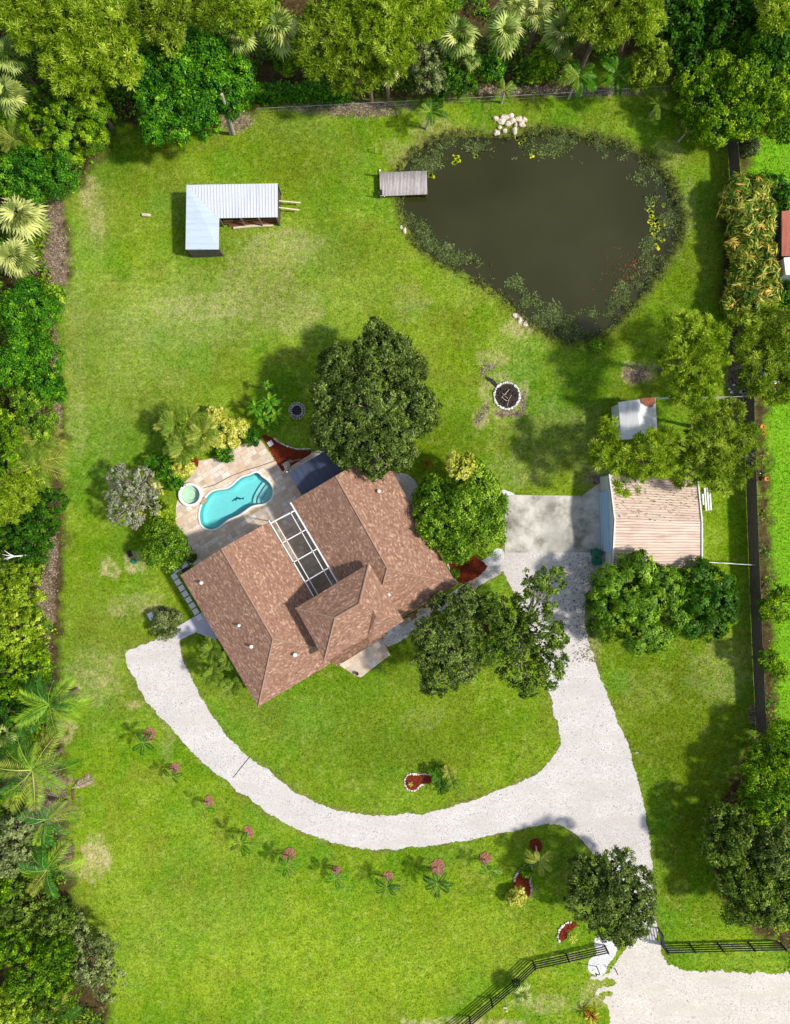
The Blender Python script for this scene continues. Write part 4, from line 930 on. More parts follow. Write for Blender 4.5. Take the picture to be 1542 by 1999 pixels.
def ranch(name, label, pts, ht=1.3, rails=4, gap=2.5, cat='fence'):
    t = thing(name, label, cat, pts[0]); P = [np.array(p) for p in pts]
    for i in range(len(P)-1):
        m = MB()
        for k in range(rails): zc = ht*(k+.75)/rails; m.bar(P[i]+(0,0,zc), P[i+1]+(0,0,zc), .04, .12)
        m.build('rail', M['black_wood'], t)
        L = np.linalg.norm(P[i+1]-P[i]); k = max(1, round(L/gap))
        for j in range(k+(i == len(P)-2)):
            q = P[i]+(P[i+1]-P[i])*j/k; m = MB(); m.bar(q, q+(0,0,ht+.08), .11); m.build('post', M['black_wood'], t)
    return t
ranch('ranch_fence', 'black four rail fence along the road, right of the gate', [W(1292, 1844), W(1400, 1841), W(1520, 1838)], 1.2)
ranch('ranch_fence', 'curving black four rail fence left of the white gravel path', [W(1180, 1845), W(1105, 1862), W(1040, 1876), W(1000, 1914), W(916, 1984), W(870, 2020)], 1.1)
gt = thing('gate', 'black rail gate standing open across the driveway end', 'gate', W(1291, 1838))
m = MB(); g0, g1 = W(1289, 1838), W(1268, 1806)
g1 = W(1284, 1812)
for k in range(5): m.bar(g0+(0,0,.2+.26*k), g1+(0,0,.2+.26*k), .04, .06)
m.bar(g0+(0,0,.1), g0+(0,0,1.3), .06); m.bar(g1+(0,0,.1), g1+(0,0,1.3), .06); m.bar(g0+(0,0,.2), g1+(0,0,1.2), .04); m.build('leaf', M['black_wood'], gt)
m = MB(); m.bar(W(1291, 1840), W(1291, 1840)+(0,0,1.6), .16); m.build('post', M['black_wood'], gt)
m = MB(); m.bar(W(1284, 1811), W(1284, 1811)+(0,0,1.3), .1); m.build('post', M['black_wood'], gt)
# keypad pole, mailbox posts
q = W(1164, 1886); kp = thing('keypad_post', 'black gooseneck keypad post on the white gravel by the gate', 'keypad', q)
m = MB(); m.tube([q, q+(0,0,1.05), q+(-.08,.02,1.15), q+(-.3,.05,1.15)], .04, 8); m.build('pole', M['black'], kp); m = MB(); m.box(q+(-.34,.05,1.16), (.08, .16, .22)); m.build('keypad', M['black'], kp)
q = W(1200, 1890); m = MB(); m.bar(q, q+(0,0,.85), .06); m.bar(q+(0,0,.84), q+(-.1,.18,.86), .06); tag(m.build('marker_post', M['black']), 'thin black marker post on the road verge by the gate', 'post')
q = W(984, 1950); t = thing('mailbox', 'white post with small pale box beside the curving black fence', 'mailbox', q)
m = MB(); m.bar(q, q+(0,0,1.5), .09); m.build('post', M['white'], t); m = MB(); m.box(q+(-.1,.08,1.2), (.3, .2, .2)); m.build('box', M['wood_pale'], t)

# ------------------------------------------------------------------ beds, stones, fire pit and small things
def stones(name, path, r, mat, parent, z=.05, closed=False, seed=0, gap=1.7):
    rg = np.random.default_rng(seed); m = MB(); P = [np.array([*W(*p)[:2]]) for p in path]
    if closed: P.append(P[0])
    cum = 0
    for i in range(len(P)-1):
        L = np.linalg.norm(P[i+1]-P[i]); k = max(1, int(round(L/(r*gap))))
        for j in range(k):
            q = P[i]+(P[i+1]-P[i])*(j+.5)/k+rg.normal(0, r*.12, 2); m.rock((q[0], q[1], z), r*rg.uniform(.8, 1.2), rg, .8, 0)
    return m.build(name, M[mat], parent)
def bed(name, label, poly, mat, cat='flower bed', z=.05, border=None, bmat='stone_white', r=.08, seed=1, it=1, amp=.03, closed=False):
    P = pxy(poly); c = P.mean(0); t = thing(name, label, cat, (c[0], c[1], 0)); R0 = ragged(P, amp, .12, seed, it)
    sheet('mulch', R0, z-.01, M[mat], t)
    # chips heaped over the bed
    rg = np.random.default_rng(seed); lo = P.min(0); hi = P.max(0); n = int((hi-lo).prod()*160); q = rg.uniform(lo, hi, (n, 2)); q = q[sdf(q, R0) < 0]
    if len(q):
        n = len(q); an = rg.uniform(0, 6.28, n); tl = rg.uniform(-.5, .5, n); s_ = rg.uniform(.03, .08, n); V = np.empty((n, 4, 3))
        d1 = np.stack([np.cos(an), np.sin(an), tl], 1)*s_[:, None]; d2 = np.stack([-np.sin(an), np.cos(an), rg.uniform(-.4, .4, n)], 1)*s_[:, None]*.45
        c0 = np.stack([q[:, 0], q[:, 1], rg.uniform(z, z+.05, n)], 1)
        for i_, (u_, v_) in enumerate(((-1,-1),(1,-1),(1,1),(-1,1))): V[:, i_] = c0+d1*u_+d2*v_
        ch = link('wood_chips', mkmesh('wood_chips', local(V.reshape(-1, 3), t), np.arange(n*4).reshape(-1, 4), M[mat]), t); ch['kind'] = 'stuff'
    if border: stones('stone_border', border, r, bmat, t, seed=seed, closed=closed)
    return t
bed('mulch_bed', 'red mulch triangle with white stone edge between the pool patio and the oak', [(510,849),(520,850),(533,856),(550,868),(575,878),(606,880),(606,886),(551,920)], 'mulch', border=[(533,855),(545,864),(560,871),(580,877),(606,876)], r=.07, it=0)
q = W(528, 866); m = MB(); m.box((q[0], q[1], .08), (.42, .42, .06), HANG); tag(m.build('stepping_stone', M['paver_grey']), 'square pale stepping stone on the red mulch triangle', 'stepping stone')
q = W(562, 905); m = MB()
for i in range(3):
    cc_ = q+(-.25+.25*i, -.1+.12*i, .45+.05*i); m.tube([cc_+np.array([.2*math.cos(t), .12*math.sin(t), .1*math.sin(2*t)]) for t in np.linspace(0, 6.2, 14)], .018, 5, False)
m.tube([q+(-.2,0,0), q+(-.2,0,.45), q+(.1,.1,.5), q+(1.2,.35,.5)], .016, 5); tag(m.build('wire_sculpture', M['grey_metal']), 'looping grey metal garden ornament on the red mulch triangle', 'ornament')
q = W(560, 909); m = MB(); rg = np.random.default_rng(5); m.rock(q+(0,0,.15), .28, rg, .8, 1); tag(m.build('boulder', M['rock']), 'pale boulder at the shaded corner of the red mulch triangle', 'boulder')
bed('mulch_bed', 'red mulch bed with a dark plant stump beside the roof corner', [(874,1095),(888,1078),(902,1074),(925,1086),(953,1103),(945,1116),(918,1136),(898,1140),(888,1122)], 'mulch', border=[(872,1092),(876,1108),(884,1124),(893,1138)], seed=2, it=1)
bed('mulch_bed', 'small red mulch pocket by the areca palm at the patio edge', [(374,898),(384,894),(389,902),(385,914),(376,916)], 'mulch', seed=3)
isl = [(790,1522),(794,1513),(803,1510),(815,1512),(828,1510),(842,1513),(842,1528),(828,1530),(820,1533),(814,1541),(804,1544),(795,1540),(790,1532)]
bed('island_bed', 'keyhole shaped red mulch bed ringed by white stones on the front lawn', isl, 'mulch', border=isl[:6][::-1][::-1]+[], seed=4, r=.085)
stn = stones('stone_border', isl[7:]+[isl[0]], .085, 'stone_white', None, seed=5); 
stn.parent = [o for o in COL.objects if o.name.startswith('island_bed')][0]; stn.data.transform(__import__('mathutils').Matrix.Translation(tuple(-LOC[stn.parent])))
rb = [(1003,1722),(1006,1708),(1016,1696),(1026,1688),(1038,1690),(1038,1704),(1034,1720),(1038,1734),(1034,1750),(1020,1752),(1006,1745),(1000,1735)]
bed('flower_bed', 'grey stone edged mulch bed below the yellow palm near the gate oak', rb, 'mulch', border=rb[:9], bmat='cap_stone', seed=6, r=.1)
cb = [(1092,1838),(1088,1826),(1092,1812),(1102,1803),(1116,1798),(1128,1802),(1120,1812),(1108,1820),(1104,1834)]
bed('flower_bed', 'crescent mulch bed with a white edge under the gate oak', cb, 'mulch', border=cb[:5], seed=7, r=.11)
bed('mulch_patch', 'shaded brown mulch between the two front oaks', [(925,1170),(940,1160),(952,1200),(955,1240),(935,1245),(928,1210)], 'mulch_brown', seed=8)
sx = [(293,1433,11),(342,1499,11),(408,1564,10),(484,1624,11),(564,1668,12),(657,1699,11),(756,1710,11),(854,1691,14),(947,1676,12),(1046,1650,13)]
ordn = ['first','second','third','fourth','fifth','sixth','seventh','eighth','ninth']
for i, (x_, y_, r_) in enumerate(sx):
    rg = np.random.default_rng(i); poly = [(x_+r_*math.cos(t)*rg.uniform(.85, 1.15), y_+r_*math.sin(t)*rg.uniform(.9, 1.2)) for t in np.linspace(0, 6.28, 12)[:-1]]
    bed('mulch_ring', (ordn[i]+' faded red mulch ring along the outer curve of the driveway, counted from the left') if i < 9 else 'deep red mulch ring at the foot of the bright yellow green palm', poly, 'mulch_pink' if i < 9 else 'mulch', seed=20+i, amp=.09)
# fire pit
q = W(989, 774); fp = thing('fire_pit', 'ash filled fire pit ringed by pale stones on the back lawn', 'fire pit', q)
stones('stone_ring', [(989+25*math.cos(t), 773+26*math.sin(t)) for t in np.linspace(0, 6.283, 22)[:-1]], .11, 'stone_white', fp, z=.08, closed=True, seed=3)
sheet('ash', circle(q[:2], 1.02), .05, M['char'], fp)
rg = np.random.default_rng(6)
m = MB()
for i in range(40): a_ = rg.uniform(0, 6.28); r_ = rg.uniform(0, .85); m.rock((q[0]+r_*math.cos(a_), q[1]+r_*math.sin(a_), .08), rg.uniform(.06, .16), rg, .7, 0)
m.build('charred_wood', M['char'], fp)
for i in range(6):
    a_ = rg.uniform(0, 6.28); r_ = rg.uniform(.1, .6); c_ = q+(r_*math.cos(a_), r_*math.sin(a_), .2); t_ = rg.uniform(0, 3.1); m = MB(); d_ = np.array([math.cos(t_), math.sin(t_), rg.uniform(-.2, .2)])*.3
    m.tube([c_-d_, c_+rg.normal(0, .04, 3), c_+d_], .02, 5); m.build('stick', M['bark_pale' if i % 2 else 'wood_pale'], fp)
tag(sheet('burnt_soil', ragged(pxy([(944,738),(950,734),(960,739),(970,748),(977,757),(972,760),(962,752),(954,746)]), .06, .1, 3, 1), .02, M['char']), kind='structure')
# stone planter ring by the bananas
q = W(580, 802); t = thing('well', 'round double ring of pale stones with a dark hollow beside the oak', 'stone ring', q)
m = MB(); rg = np.random.default_rng(2)
for k, (r_, n_, z_) in enumerate(((.66, 20, .08), (.47, 16, .16))):
    for i in range(n_): a_ = 6.283*i/n_; m.rock((q[0]+r_*math.cos(a_), q[1]+r_*math.sin(a_), z_), .1, rg, .8, 0)
m.build('stone_ring', M['cap_stone'], t)
m = MB(); m.lathe(q, [(.42,.0),(.42,.2),(.36,.2),(.34,.02),(.01,.02)], 24); m.build('hollow', M['dark_fill'], t)
# rocks at the pond
rg = np.random.default_rng(12)
rkl = ['leftmost of the top row','second of the top row','third and highest of the top row','left one of the middle','fourth of the top row','centre of the middle row','fifth of the top row','right one of the middle row','rightmost of the top row','left one of the lower row','second of the lower row','small one behind the top row','far right one of the middle row','lowest left one by the water','lowest right one by the water']
spots = [(968,232),(978,238),(985,230),(992,243),(1000,236),(1006,246),(1012,234),(1018,242),(1024,234),(975,250),(985,256),(996,228),(1022,246),(970,260),(1004,256)]
for i, (x_, y_) in enumerate(spots):
    q = W(x_, y_); m = MB(); m.rock(q+(0,0,.08), rg.uniform(.2, .34), rg, .7, 1)
    tag(m.build('rock', M['rock']), 'pale limestone rock of the pond heap, '+rkl[i], 'rock', 'rocks heaped at the far pond bank')
for x_, y_, s_, lb in ((789,450,.22,'larger pale rock on the bank below the dock'), (783,444,.15,'smaller pale rock on the bank below the dock'), (1008,616,.24,'upper pale rock of the washed bank south of the pond'), (1016,624,.26,'middle pale rock of the washed bank south of the pond'), (1025,632,.2,'lower pale rock of the washed bank south of the pond'), (1161,677,.14,'light stone among bright weeds at the pond\'s southern tip')):
    m = MB(); m.rock(W(x_, y_)+(0,0,.03), s_, rg, .5, 1); tag(m.build('rock', M['rock']), lb, 'rock')
# septic lids, utility blocks, debris
q = W(257, 1088); t = thing('well_cover', 'black cover and round teal lid on bare soil in the west lawn', 'access cover', q)
m = MB(); a_ = W(254, 1081); m.box((a_[0], a_[1], .1), (.3, .52, .18), math.radians(25)); m.build('cover', M['black'], t)
m = MB(); m.lathe(W(262, 1096), [(.2,.0),(.2,.16),(.17,.2),(.02,.21)], 16); m.build('lid', M['teal_plastic'], t)
for x_, y_, a_, b_, h_, mt, lb in ((297,1202,.42,.62,.35,'white','pale block standing left of the lawn pump'), (312,1205,.6,.5,.2,'paver_grey','low pale slab under the sage bush by the driveway head'), (318,1190,.34,.5,.45,'black','black pump box on bare soil by the driveway head')):
    q = W(x_, y_); m = MB(); m.box((q[0], q[1], h_/2), (a_, b_, h_), math.radians(24)); m.box((q[0], q[1], h_+.012), (a_*.86, b_*.86, .03), math.radians(24)); tag(m.build('utility_box', M[mt]), lb, 'utility box')
q = W(1447, 765); t = thing('bucket', 'white bucket on brown litter beside the board fence', 'bucket', q)
m = MB(); m.lathe(q, [(.16,.0),(.2,.42),(.17,.42),(.14,.05),(.01,.05)], 16); m.build('pail', M['white'], t); m = MB(); m.tube([q+np.array([.2*math.cos(a_), .02, .42+.1*math.sin(a_)]) for a_ in np.linspace(0, math.pi, 9)], .01, 5, False); m.build('handle', M['grey_metal'], t)
for i, (x_, y_) in enumerate(((1423,760), (1432,752), (1427,766))):
    m = MB(); m.rock(W(x_, y_)+(0,0,.06), .14, rg, .6, 0); tag(m.build('rubble', M['white']), ['left piece', 'upper piece', 'lower piece'][i]+' of white rubble on the litter left of the bucket', 'rubble', 'white rubble by the bucket')
for x_, y_, lb in ((1489,833,'upper orange flower pot against the board fence'), (1490,844,'lower orange flower pot against the board fence'), (1497,935,'lone orange pot behind the fence, level with the garage top')):
    q = W(x_, y_, .4); q[2] = 0; m = MB(); m.lathe(q, [(.13,0),(.18,.4),(.15,.4),(.13,.3),(.01,.3)], 12); tag(m.build('flower_pot', M['orange']), lb, 'flower pot')
q = W(1500, 728); m = MB(); m.prism([tuple(p) for p in pxy([(1480,700),(1502,702),(1504,736),(1478,738)])], .0, .7); tag(m.build('tarpaulin', M['blue_tarp']), 'blue tarpaulin bundle showing through the pine beyond the fence', 'tarpaulin')
for x_, y_, lb in ((1475,718,'upper white scrap beyond the fence under the pine'), (1508,748,'lower white scrap beside the blue tarpaulin')):
    q = W(x_, y_); m = MB(); m.box((q[0], q[1], .3), (.5, .26, .6), .4); m.box((q[0], q[1], .62), (.4, .2, .04), .4); tag(m.build('scrap_box', M['white']), lb, 'box')
# utility pole with brace at the wood's edge
q = W(456, 262); t = thing('utility_pole', 'bare pale wooden pole with a second brace pole at the wood edge', 'utility pole', q)
m = MB(); top = WZ((433, 184), 6.6); m.tube([q, (q+top)/2, top], [.15, .13, .1], 10); m.build('pole', M['bark_pale'], t)
q2 = W(450, 263); top2 = WZ((437, 208), 4.2); m = MB(); m.tube([q2, top2], [.09, .07], 8); m.build('brace', M['bark_pale'], t)
m = MB(); m.lathe(W(697, 1314, .1), [(.1,0),(.15,.28),(.12,.28),(.1,.2),(.01,.2)], 14); tag(m.build('plant_pot', M['bark_dark']), 'small dark pot on the corner of the porch patio', 'pot')
m = MB(); q = W(912, 1104); 
for i in range(7): a_ = i*.9; m.tube([q+(0,0,.05), q+(.2*math.cos(a_), .2*math.sin(a_), .35)], [.05, .02], 5)
tag(m.build('stump', M['bark_dark']), 'dark cut stump in the middle of the red mulch by the roof corner', 'stump')
m = MB(); q = W(144, 1552); m.bar(q+(-.02,.5,.1), q+(.02,-.4,.1), .18, .05); tag(m.build('board', M['wood']), 'short reddish board on the grass beside the left palms', 'board')
m = MB(); m.tube([W(455, 1518, .03), W(470, 1499, .035), W(488, 1477, .03)], .025, 5); tag(m.build('cable', M['bark_dark']), 'thin dark cable lying straight across the curved driveway', 'cable')
m = MB(); m.tube([W(x_, y_, .04) for x_, y_ in ((397, 953), (420, 946), (450, 930), (480, 918), (510, 909), (540, 898))], .022, 5); tag(m.build('garden_hose', M['bark_dark']), 'thin dark hose lying across the patio above the pool', 'hose')
m = MB(); q = W(1241, 1467); m.bar(q, q+(.0, 0, .35), .06); m.bar(q+(-.12, 0, .33), q+(.12, 0, .33), .04); tag(m.build('marker_stake', M['white']), 'small white marker stake on the grass at the drive edge', 'stake')
# ------------------------------------------------------------------ foliage
def unit(v): return v/(np.linalg.norm(v, axis=-1, keepdims=True)+1e-9)
def rdir(rg, n, zmin=-1.0):
    z = rg.uniform(zmin, 1, n); t = rg.uniform(0, 2*math.pi, n); r = np.sqrt(1-z*z); return np.stack([r*np.cos(t), r*np.sin(t), z], 1)
def leaf_quads(P, Nn, T, size, asp):
    T = unit(T-(T*Nn).sum(1, keepdims=True)*Nn); B_ = np.cross(Nn, T); s = size[:, None]
    V = np.empty((len(P), 4, 3)); V[:, 0] = P-T*s*.5; V[:, 1] = P+B_*s*.5*asp; V[:, 2] = P+T*s*.5; V[:, 3] = P-B_*s*.5*asp; return V.reshape(-1, 3)
#            puff radius, puffs per m2, leaves per puff, leaf length, aspect, style, branch material
KIND = {
 'oak':   (.36, 4.2, 42, .19, .55, 'leaf'),
 'pine':  (.42, 3.2, 74, .32, .17, 'needle'),
 'broad': (.42, 3.0, 50, .24, .6, 'leaf'),
 'mango': (.44, 2.7, 70, .25, .36, 'rosette'),
 'shrub': (.26, 6.0, 26, .18, .50, 'leaf'),
 'fluffy':(.34, 3.6, 44, .20, .45, 'leaf'),
 'croton':(.5, 2.6, 26, .62, .17, 'rosette'),
 'silver':(.26, 5.0, 40, .15, .38, 'leaf'),
}
def foliage(rg, lobes, kind, dens=1.0, gap=.0, leafk=1.0):
    pr, dp_, lpp, ls, asp, style = KIND[kind]; ls = ls*leafk
    lobes = np.array(lobes); C0 = lobes[:, :3].mean(0)
    pcs, pout, ptone = [], [], []
    for i, (x, y, z, r) in enumerate(lobes):
        n = max(6, int(dp_*dens*4*math.pi*r*r*.72/ (1 if r > .8 else .8)))
        d = rdir(rg, n, -.45); c = np.array([x, y, z])+d*np.array([1, 1, .82])*(r*rg.uniform(.72, 1.06, (n, 1)))
        ok = np.ones(n, bool)
        for j, L in enumerate(lobes):
            if j != i: ok &= np.linalg.norm(c-L[:3], axis=1) > L[3]*.74
        if gap: ok &= vnoise(c[:, 0]*1.1+7, c[:, 1]*1.1+3, int(rg.integers(1, 999))) > gap
        c = c[ok]; d = d[ok]; pcs.append(c); pout.append(d); ptone.append(np.full(len(c), rg.uniform(-.16, .16))+rg.normal(0, .17, len(c)))
    pc = np.concatenate(pcs); po = np.concatenate(pout); pt = np.concatenate(ptone); n = len(pc)
    prr = pr*rg.uniform(.65, 1.25, n)
    I = np.repeat(np.arange(n), lpp); m = len(I)
    if style == 'needle':
        d = unit(rdir(rg, m)+po[I]*.5+(0, 0, .45)); P = pc[I]+d*prr[I][:, None]*rg.uniform(.25, .95, (m, 1)); Nn = unit(np.cross(d, rdir(rg, m))*1.0+(0, 0, .5)); T = d
    elif style == 'rosette':
        d = unit(rdir(rg, m)+po[I]*.9+(0, 0, .35)); P = pc[I]+d*prr[I][:, None]*rg.uniform(.5, 1.0, (m, 1)); Nn = unit(d*.6+po[I]*.7+rdir(rg, m)*.35); T = unit(d-po[I]*(d*po[I]).sum(1, keepdims=True)+rdir(rg, m)*.3)
    else:
        d = unit(rdir(rg, m)+po[I]*.7+(0, 0, .3)); P = pc[I]+d*prr[I][:, None]*rg.uniform(.3, 1.0, (m, 1)); Nn = unit(d*.7+po[I]*.5+rdir(rg, m)*.75); T = rdir(rg, m)
    Nn = np.where(Nn[:, 2:3] < -.2, -Nn, Nn)
    V = leaf_quads(P, Nn, T, ls*rg.uniform(.7, 1.3, m), asp)
    tone = np.clip(.45+pt[I]+rg.normal(0, .3 if kind == 'croton' else .17, m), 0, 1)
    # dark filler leaves deep inside each lobe, crown shade painted as low tone
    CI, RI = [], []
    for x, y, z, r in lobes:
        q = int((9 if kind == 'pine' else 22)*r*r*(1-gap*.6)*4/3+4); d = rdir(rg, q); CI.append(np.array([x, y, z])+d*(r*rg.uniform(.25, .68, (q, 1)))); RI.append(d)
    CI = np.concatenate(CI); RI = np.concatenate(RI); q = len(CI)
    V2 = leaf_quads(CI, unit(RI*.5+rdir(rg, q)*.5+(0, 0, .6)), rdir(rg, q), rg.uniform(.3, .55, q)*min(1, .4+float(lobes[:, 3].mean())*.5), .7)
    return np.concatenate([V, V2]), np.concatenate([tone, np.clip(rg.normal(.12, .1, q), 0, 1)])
def lobes_for(rg, c, R, rz, n=8, tufts=False):
    if tufts:                                                   # many small separate clumps, as on a pine
        out = []; k = int(9+R*R*3.2)
        for i in range(k):
            a = i*2.39996+rg.normal(0, .25); d = R*math.sqrt((i+.5)/k)*.92; h = math.sqrt(max(0, 1-(d/R)**2))
            out.append((c[0]+d*math.cos(a), c[1]+d*math.sin(a), c[2]+rz*(.75*h-.35)+rg.normal(0, .3), rg.uniform(.42, .85)*min(1.1, .35+R*.3)))
        return out
    out = [(c[0], c[1], c[2], R*.62)]; a0 = rg.uniform(0, 6.28)
    for i in range(n):
        a = a0+6.283*i/n+rg.normal(0, .18); d = R*rg.uniform(.52, .76); r = R*rg.uniform(.25, .42)
        out.append((c[0]+d*math.cos(a), c[1]+d*math.sin(a), c[2]+rz*rg.uniform(-.35, .15), r))
    for i in range(max(3, n//2)):
        a = rg.uniform(0, 6.28); d = R*rg.uniform(.1, .5); out.append((c[0]+d*math.cos(a), c[1]+d*math.sin(a), c[2]+rz*rg.uniform(.3, .6), R*rg.uniform(.26, .4)))
    for i in range(n):
        a = rg.uniform(0, 6.28); d = R*rg.uniform(.72, .92); out.append((c[0]+d*math.cos(a), c[1]+d*math.sin(a), c[2]+rz*rg.uniform(-.4, .0), R*rg.uniform(.12, .2)))
    return out
def trunk_mb(rg, base, lobes, r0, top, limbs=8):
    m = MB(); b = np.array(base, float); t = np.array(top, float); mid = (b+t)/2+rg.normal(0, .12, 3)*(1, 1, 0)
    m.tube([b-(0, 0, .1), b*.85+mid*.15, mid, t], [r0*1.35, r0, r0*.8, r0*.5], 9)
    order = sorted(lobes, key=lambda L: -L[3])[:limbs+1]
    for L in order:
        c = np.array(L[:3]); e = c+unit((c-t)[None])[0]*L[3]*.55; s = mid+(t-mid)*rg.uniform(.2, .9); q = (s+e)/2+(0, 0, .15)+rg.normal(0, .12, 3)
        m.tube([s, q, e], [r0*.42, r0*.26, .03], 6)
        for _ in range(3):
            e2 = c+rdir(rg, 1, .1)[0]*L[3]*1.03; m.tube([q, (q+e2)/2+rg.normal(0, .08, 3), e2], [r0*.2, r0*.12, .015], 4)
    return m
COUNT = [0]
def tree(name, label, cat, lobes_px, zc, kind, mat, height=None, bark='bark', seed=1, group=None, dens=1.0, gap=0.0, r0=None, leafk=1.0, limbs=8, n=8, wild=True):
    """lobes_px: (px, py, r_px) as seen in the photo at crown height zc; one circle grows its own lobes"""
    rg = np.random.default_rng(seed); lobes = []; k = (H-zc)/FPX
    for x, y, r in lobes_px:
        c = W(x, y, zc+ (rg.uniform(-.35, .35) if len(lobes_px) > 1 else 0)); R = r*k
        if len(lobes_px) == 1 or R > 1.7: lobes += lobes_for(rg, c, R, min(R*.75, zc*.75), n, kind == 'pine')
        else: lobes.append((c[0], c[1], c[2], R*.9)); lobes += [(c[0]+R*.7*math.cos(a), c[1]+R*.7*math.sin(a), c[2]+rg.uniform(-.4, .2)*R, R*.4) for a in rg.uniform(0, 6.28, 4)]
    L = np.array(lobes); w_ = L[:, 3]**2; cen = (L[:, :3]*w_[:, None]).sum(0)/w_.sum()
    base = (cen[0]+rg.normal(0, .15), cen[1]+rg.normal(0, .15), 0.0)
    t = thing(name, label, cat, base, group)
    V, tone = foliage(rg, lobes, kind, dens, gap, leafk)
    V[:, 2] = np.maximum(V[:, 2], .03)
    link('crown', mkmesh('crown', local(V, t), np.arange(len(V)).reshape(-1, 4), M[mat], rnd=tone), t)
    Rt = math.sqrt(w_.max()); r0 = r0 or max(.07, min(.32, .05*Rt*2+.05))
    trunk_mb(rg, base, lobes, r0, (cen[0], cen[1], cen[2]-Rt*.1), limbs).build('trunk', M[bark], t)
    COUNT[0] += len(V)//4
    return t
def bush(name, label, cat, x, y, r, kind, mat, ht=1.0, seed=1, group=None, dens=1.0, leafk=1.0, lob=None):
    lp = lob or [(x, y, r)]
    return tree(name, label, cat, lp, ht*.55, kind, mat, seed=seed, group=group, dens=dens, leafk=leafk, r0=.03, limbs=4, n=6)

# ---- feather fronds
def frond_mesh(name, mat, rg, droop=.55, lift=.45, n=26, width=.24, leaf=.05, ragged_=.15, fold=.35, tone=.45):
    """unit long frond along +X starting at the origin"""
    V, F, R = [], [], []
    def pt(t): return np.array([t*(1-.12*droop*t), 0.03*math.sin(3*t), lift*t-droop*t*t])
    for i in range(12):                                         # midrib
        t0, t1 = i/12, (i+1)/12; a, b = pt(t0), pt(t1); w0, w1 = .012*(1-t0*.8), .012*(1-t1*.8); B0 = len(V)
        V += [a+(0, w0, .004), a-(0, w0, -.004), b-(0, w1, -.004), b+(0, w1, .004)]; F.append((B0, B0+1, B0+2, B0+3)); R.append(.85)
    for s in (-1, 1):
        for i in range(n):
            t = .12+.88*(i+.5)/n; a = pt(t); prof = math.sin(math.pi*min(1, (t-.05)*1.02))**.55*width*(1+rg.uniform(-ragged_, ragged_)); prof = max(prof, .05)
            fw = .30+.75*t; dr = fold+rg.uniform(-.1, .15)
            tip = a+np.array([fw*prof, s*prof, -dr*prof]); mid = a+(tip-a)*.5+(0, 0, .10*prof); d = unit((tip-a)[None])[0]; b_ = np.cross(d, (0, 0, 1.0)); b_ = unit(b_[None])[0]*leaf*.5
            B0 = len(V); V += [a, mid+b_, tip, mid-b_]; F.append((B0, B0+1, B0+2, B0+3)); R.append(float(np.clip(tone+rg.normal(0, .15), 0, 1)))
    return mkmesh(name, V, F, M[mat], rnd=R)
def fan_mesh(name, mat, rg, blades=14, pet=.40, spread=2.9, tone=.5):
    V, F, R = [], [], []
    V += [np.array([0, .012, 0]), np.array([0, -.012, 0]), np.array([pet, -.01, .12]), np.array([pet, .01, .12])]; F.append((0, 1, 2, 3)); R.append(.6)
    hub = np.array([pet, 0, .12])
    for i in range(blades):
        a = spread*(i/(blades-1)-.5)*1.15; L = (1-pet)*(1.0-.22*abs(a)/1.4)*rg.uniform(.88, 1.08)
        d = np.array([math.cos(a), math.sin(a), 0]); side = np.array([-math.sin(a), math.cos(a), 0])
        z1 = .06*(-1 if i % 2 else 1)*.4; mid = hub+d*L*.58+(0, 0, .02+z1); tip = hub+d*L+(0, 0, -.22*L-.05)
        wd = L*.58*spread/blades*.66; B0 = len(V); V += [hub, mid-side*wd, tip, mid+side*wd]; F.append((B0, B0+1, B0+2, B0+3)); R.append(float(np.clip(tone+rg.normal(0, .13), 0, 1)))
    return mkmesh(name, V, F, M[mat], rnd=R)
def paddle_mesh(name, mat, rg, wd=.16, tone=.5):
    V, F, R = [], [], []; n = 9
    for i in range(n+1):
        t = i/n; x = t*(1-.1*t); z = .5*t-.75*t*t; w_ = wd*max(0.02, math.sin(math.pi*min(1, max(0, t-.12)/.88))**.6) if t > .12 else .012
        V += [np.array([x, -w_, z+.05*w_/wd]), np.array([x, 0, z]), np.array([x, w_, z+.05*w_/wd])]
    for i in range(n):
        for k in (0, 1): B0 = i*3+k; F.append((B0, B0+3, B0+4, B0+1)); R.append(float(np.clip(tone+rg.normal(0, .1)+(.1 if k else -.08), 0, 1)))
    return mkmesh(name, V, F, M[mat], rnd=R)
FR = {}
_rg = np.random.default_rng(77)
for mt in ('frond', 'frond_dark', 'frond_yellow', 'frond_olive', 'frond_dead'):
    FR[mt] = [frond_mesh('frond', mt, _rg, .55, .5, 20, .24, .05), frond_mesh('frond', mt, _rg, .75, .55, 20, .24, .05), frond_mesh('frond', mt, _rg, .4, .38, 20, .22, .05)]
FR['big'] = [frond_mesh('frond', 'frond_big', _rg, d, l, 26, .21, .022, fold=.6) for d, l in ((.6, .5), (.8, .55), (.45, .4))]
FR['big'] += [frond_mesh('frond', 'frond', _rg, 0.55, .4, 22, .27, .02, tone=t_) for t_ in (.15, .8, .95)]
FR['big_yellow'] = [frond_mesh('frond', 'frond_yellow', _rg, d, l, 22, .27, .02) for d, l in ((.5, .42), (.65, .45), (.38, .3))]
FR['areca'] = [frond_mesh('frond', 'frond_olive', _rg, d, l, 26, .24, .026) for d, l in ((.5, .5), (.6, .5), (.4, .45))]
FR['areca_yellow'] = [frond_mesh('frond', 'frond_yellow', _rg, d, l, 26, .24, .026) for d, l in ((.5, .5), (.6, .5), (.4, .45))]
for mt in ('fan', 'fan_pale'): FR[mt] = [fan_mesh('frond', mt, _rg, b_, p_, 2.9, t_) for b_, p_, t_ in ((13,.42,.2),(15,.36,.4),(12,.45,.6),(14,.4,.8),(13,.38,.95))]
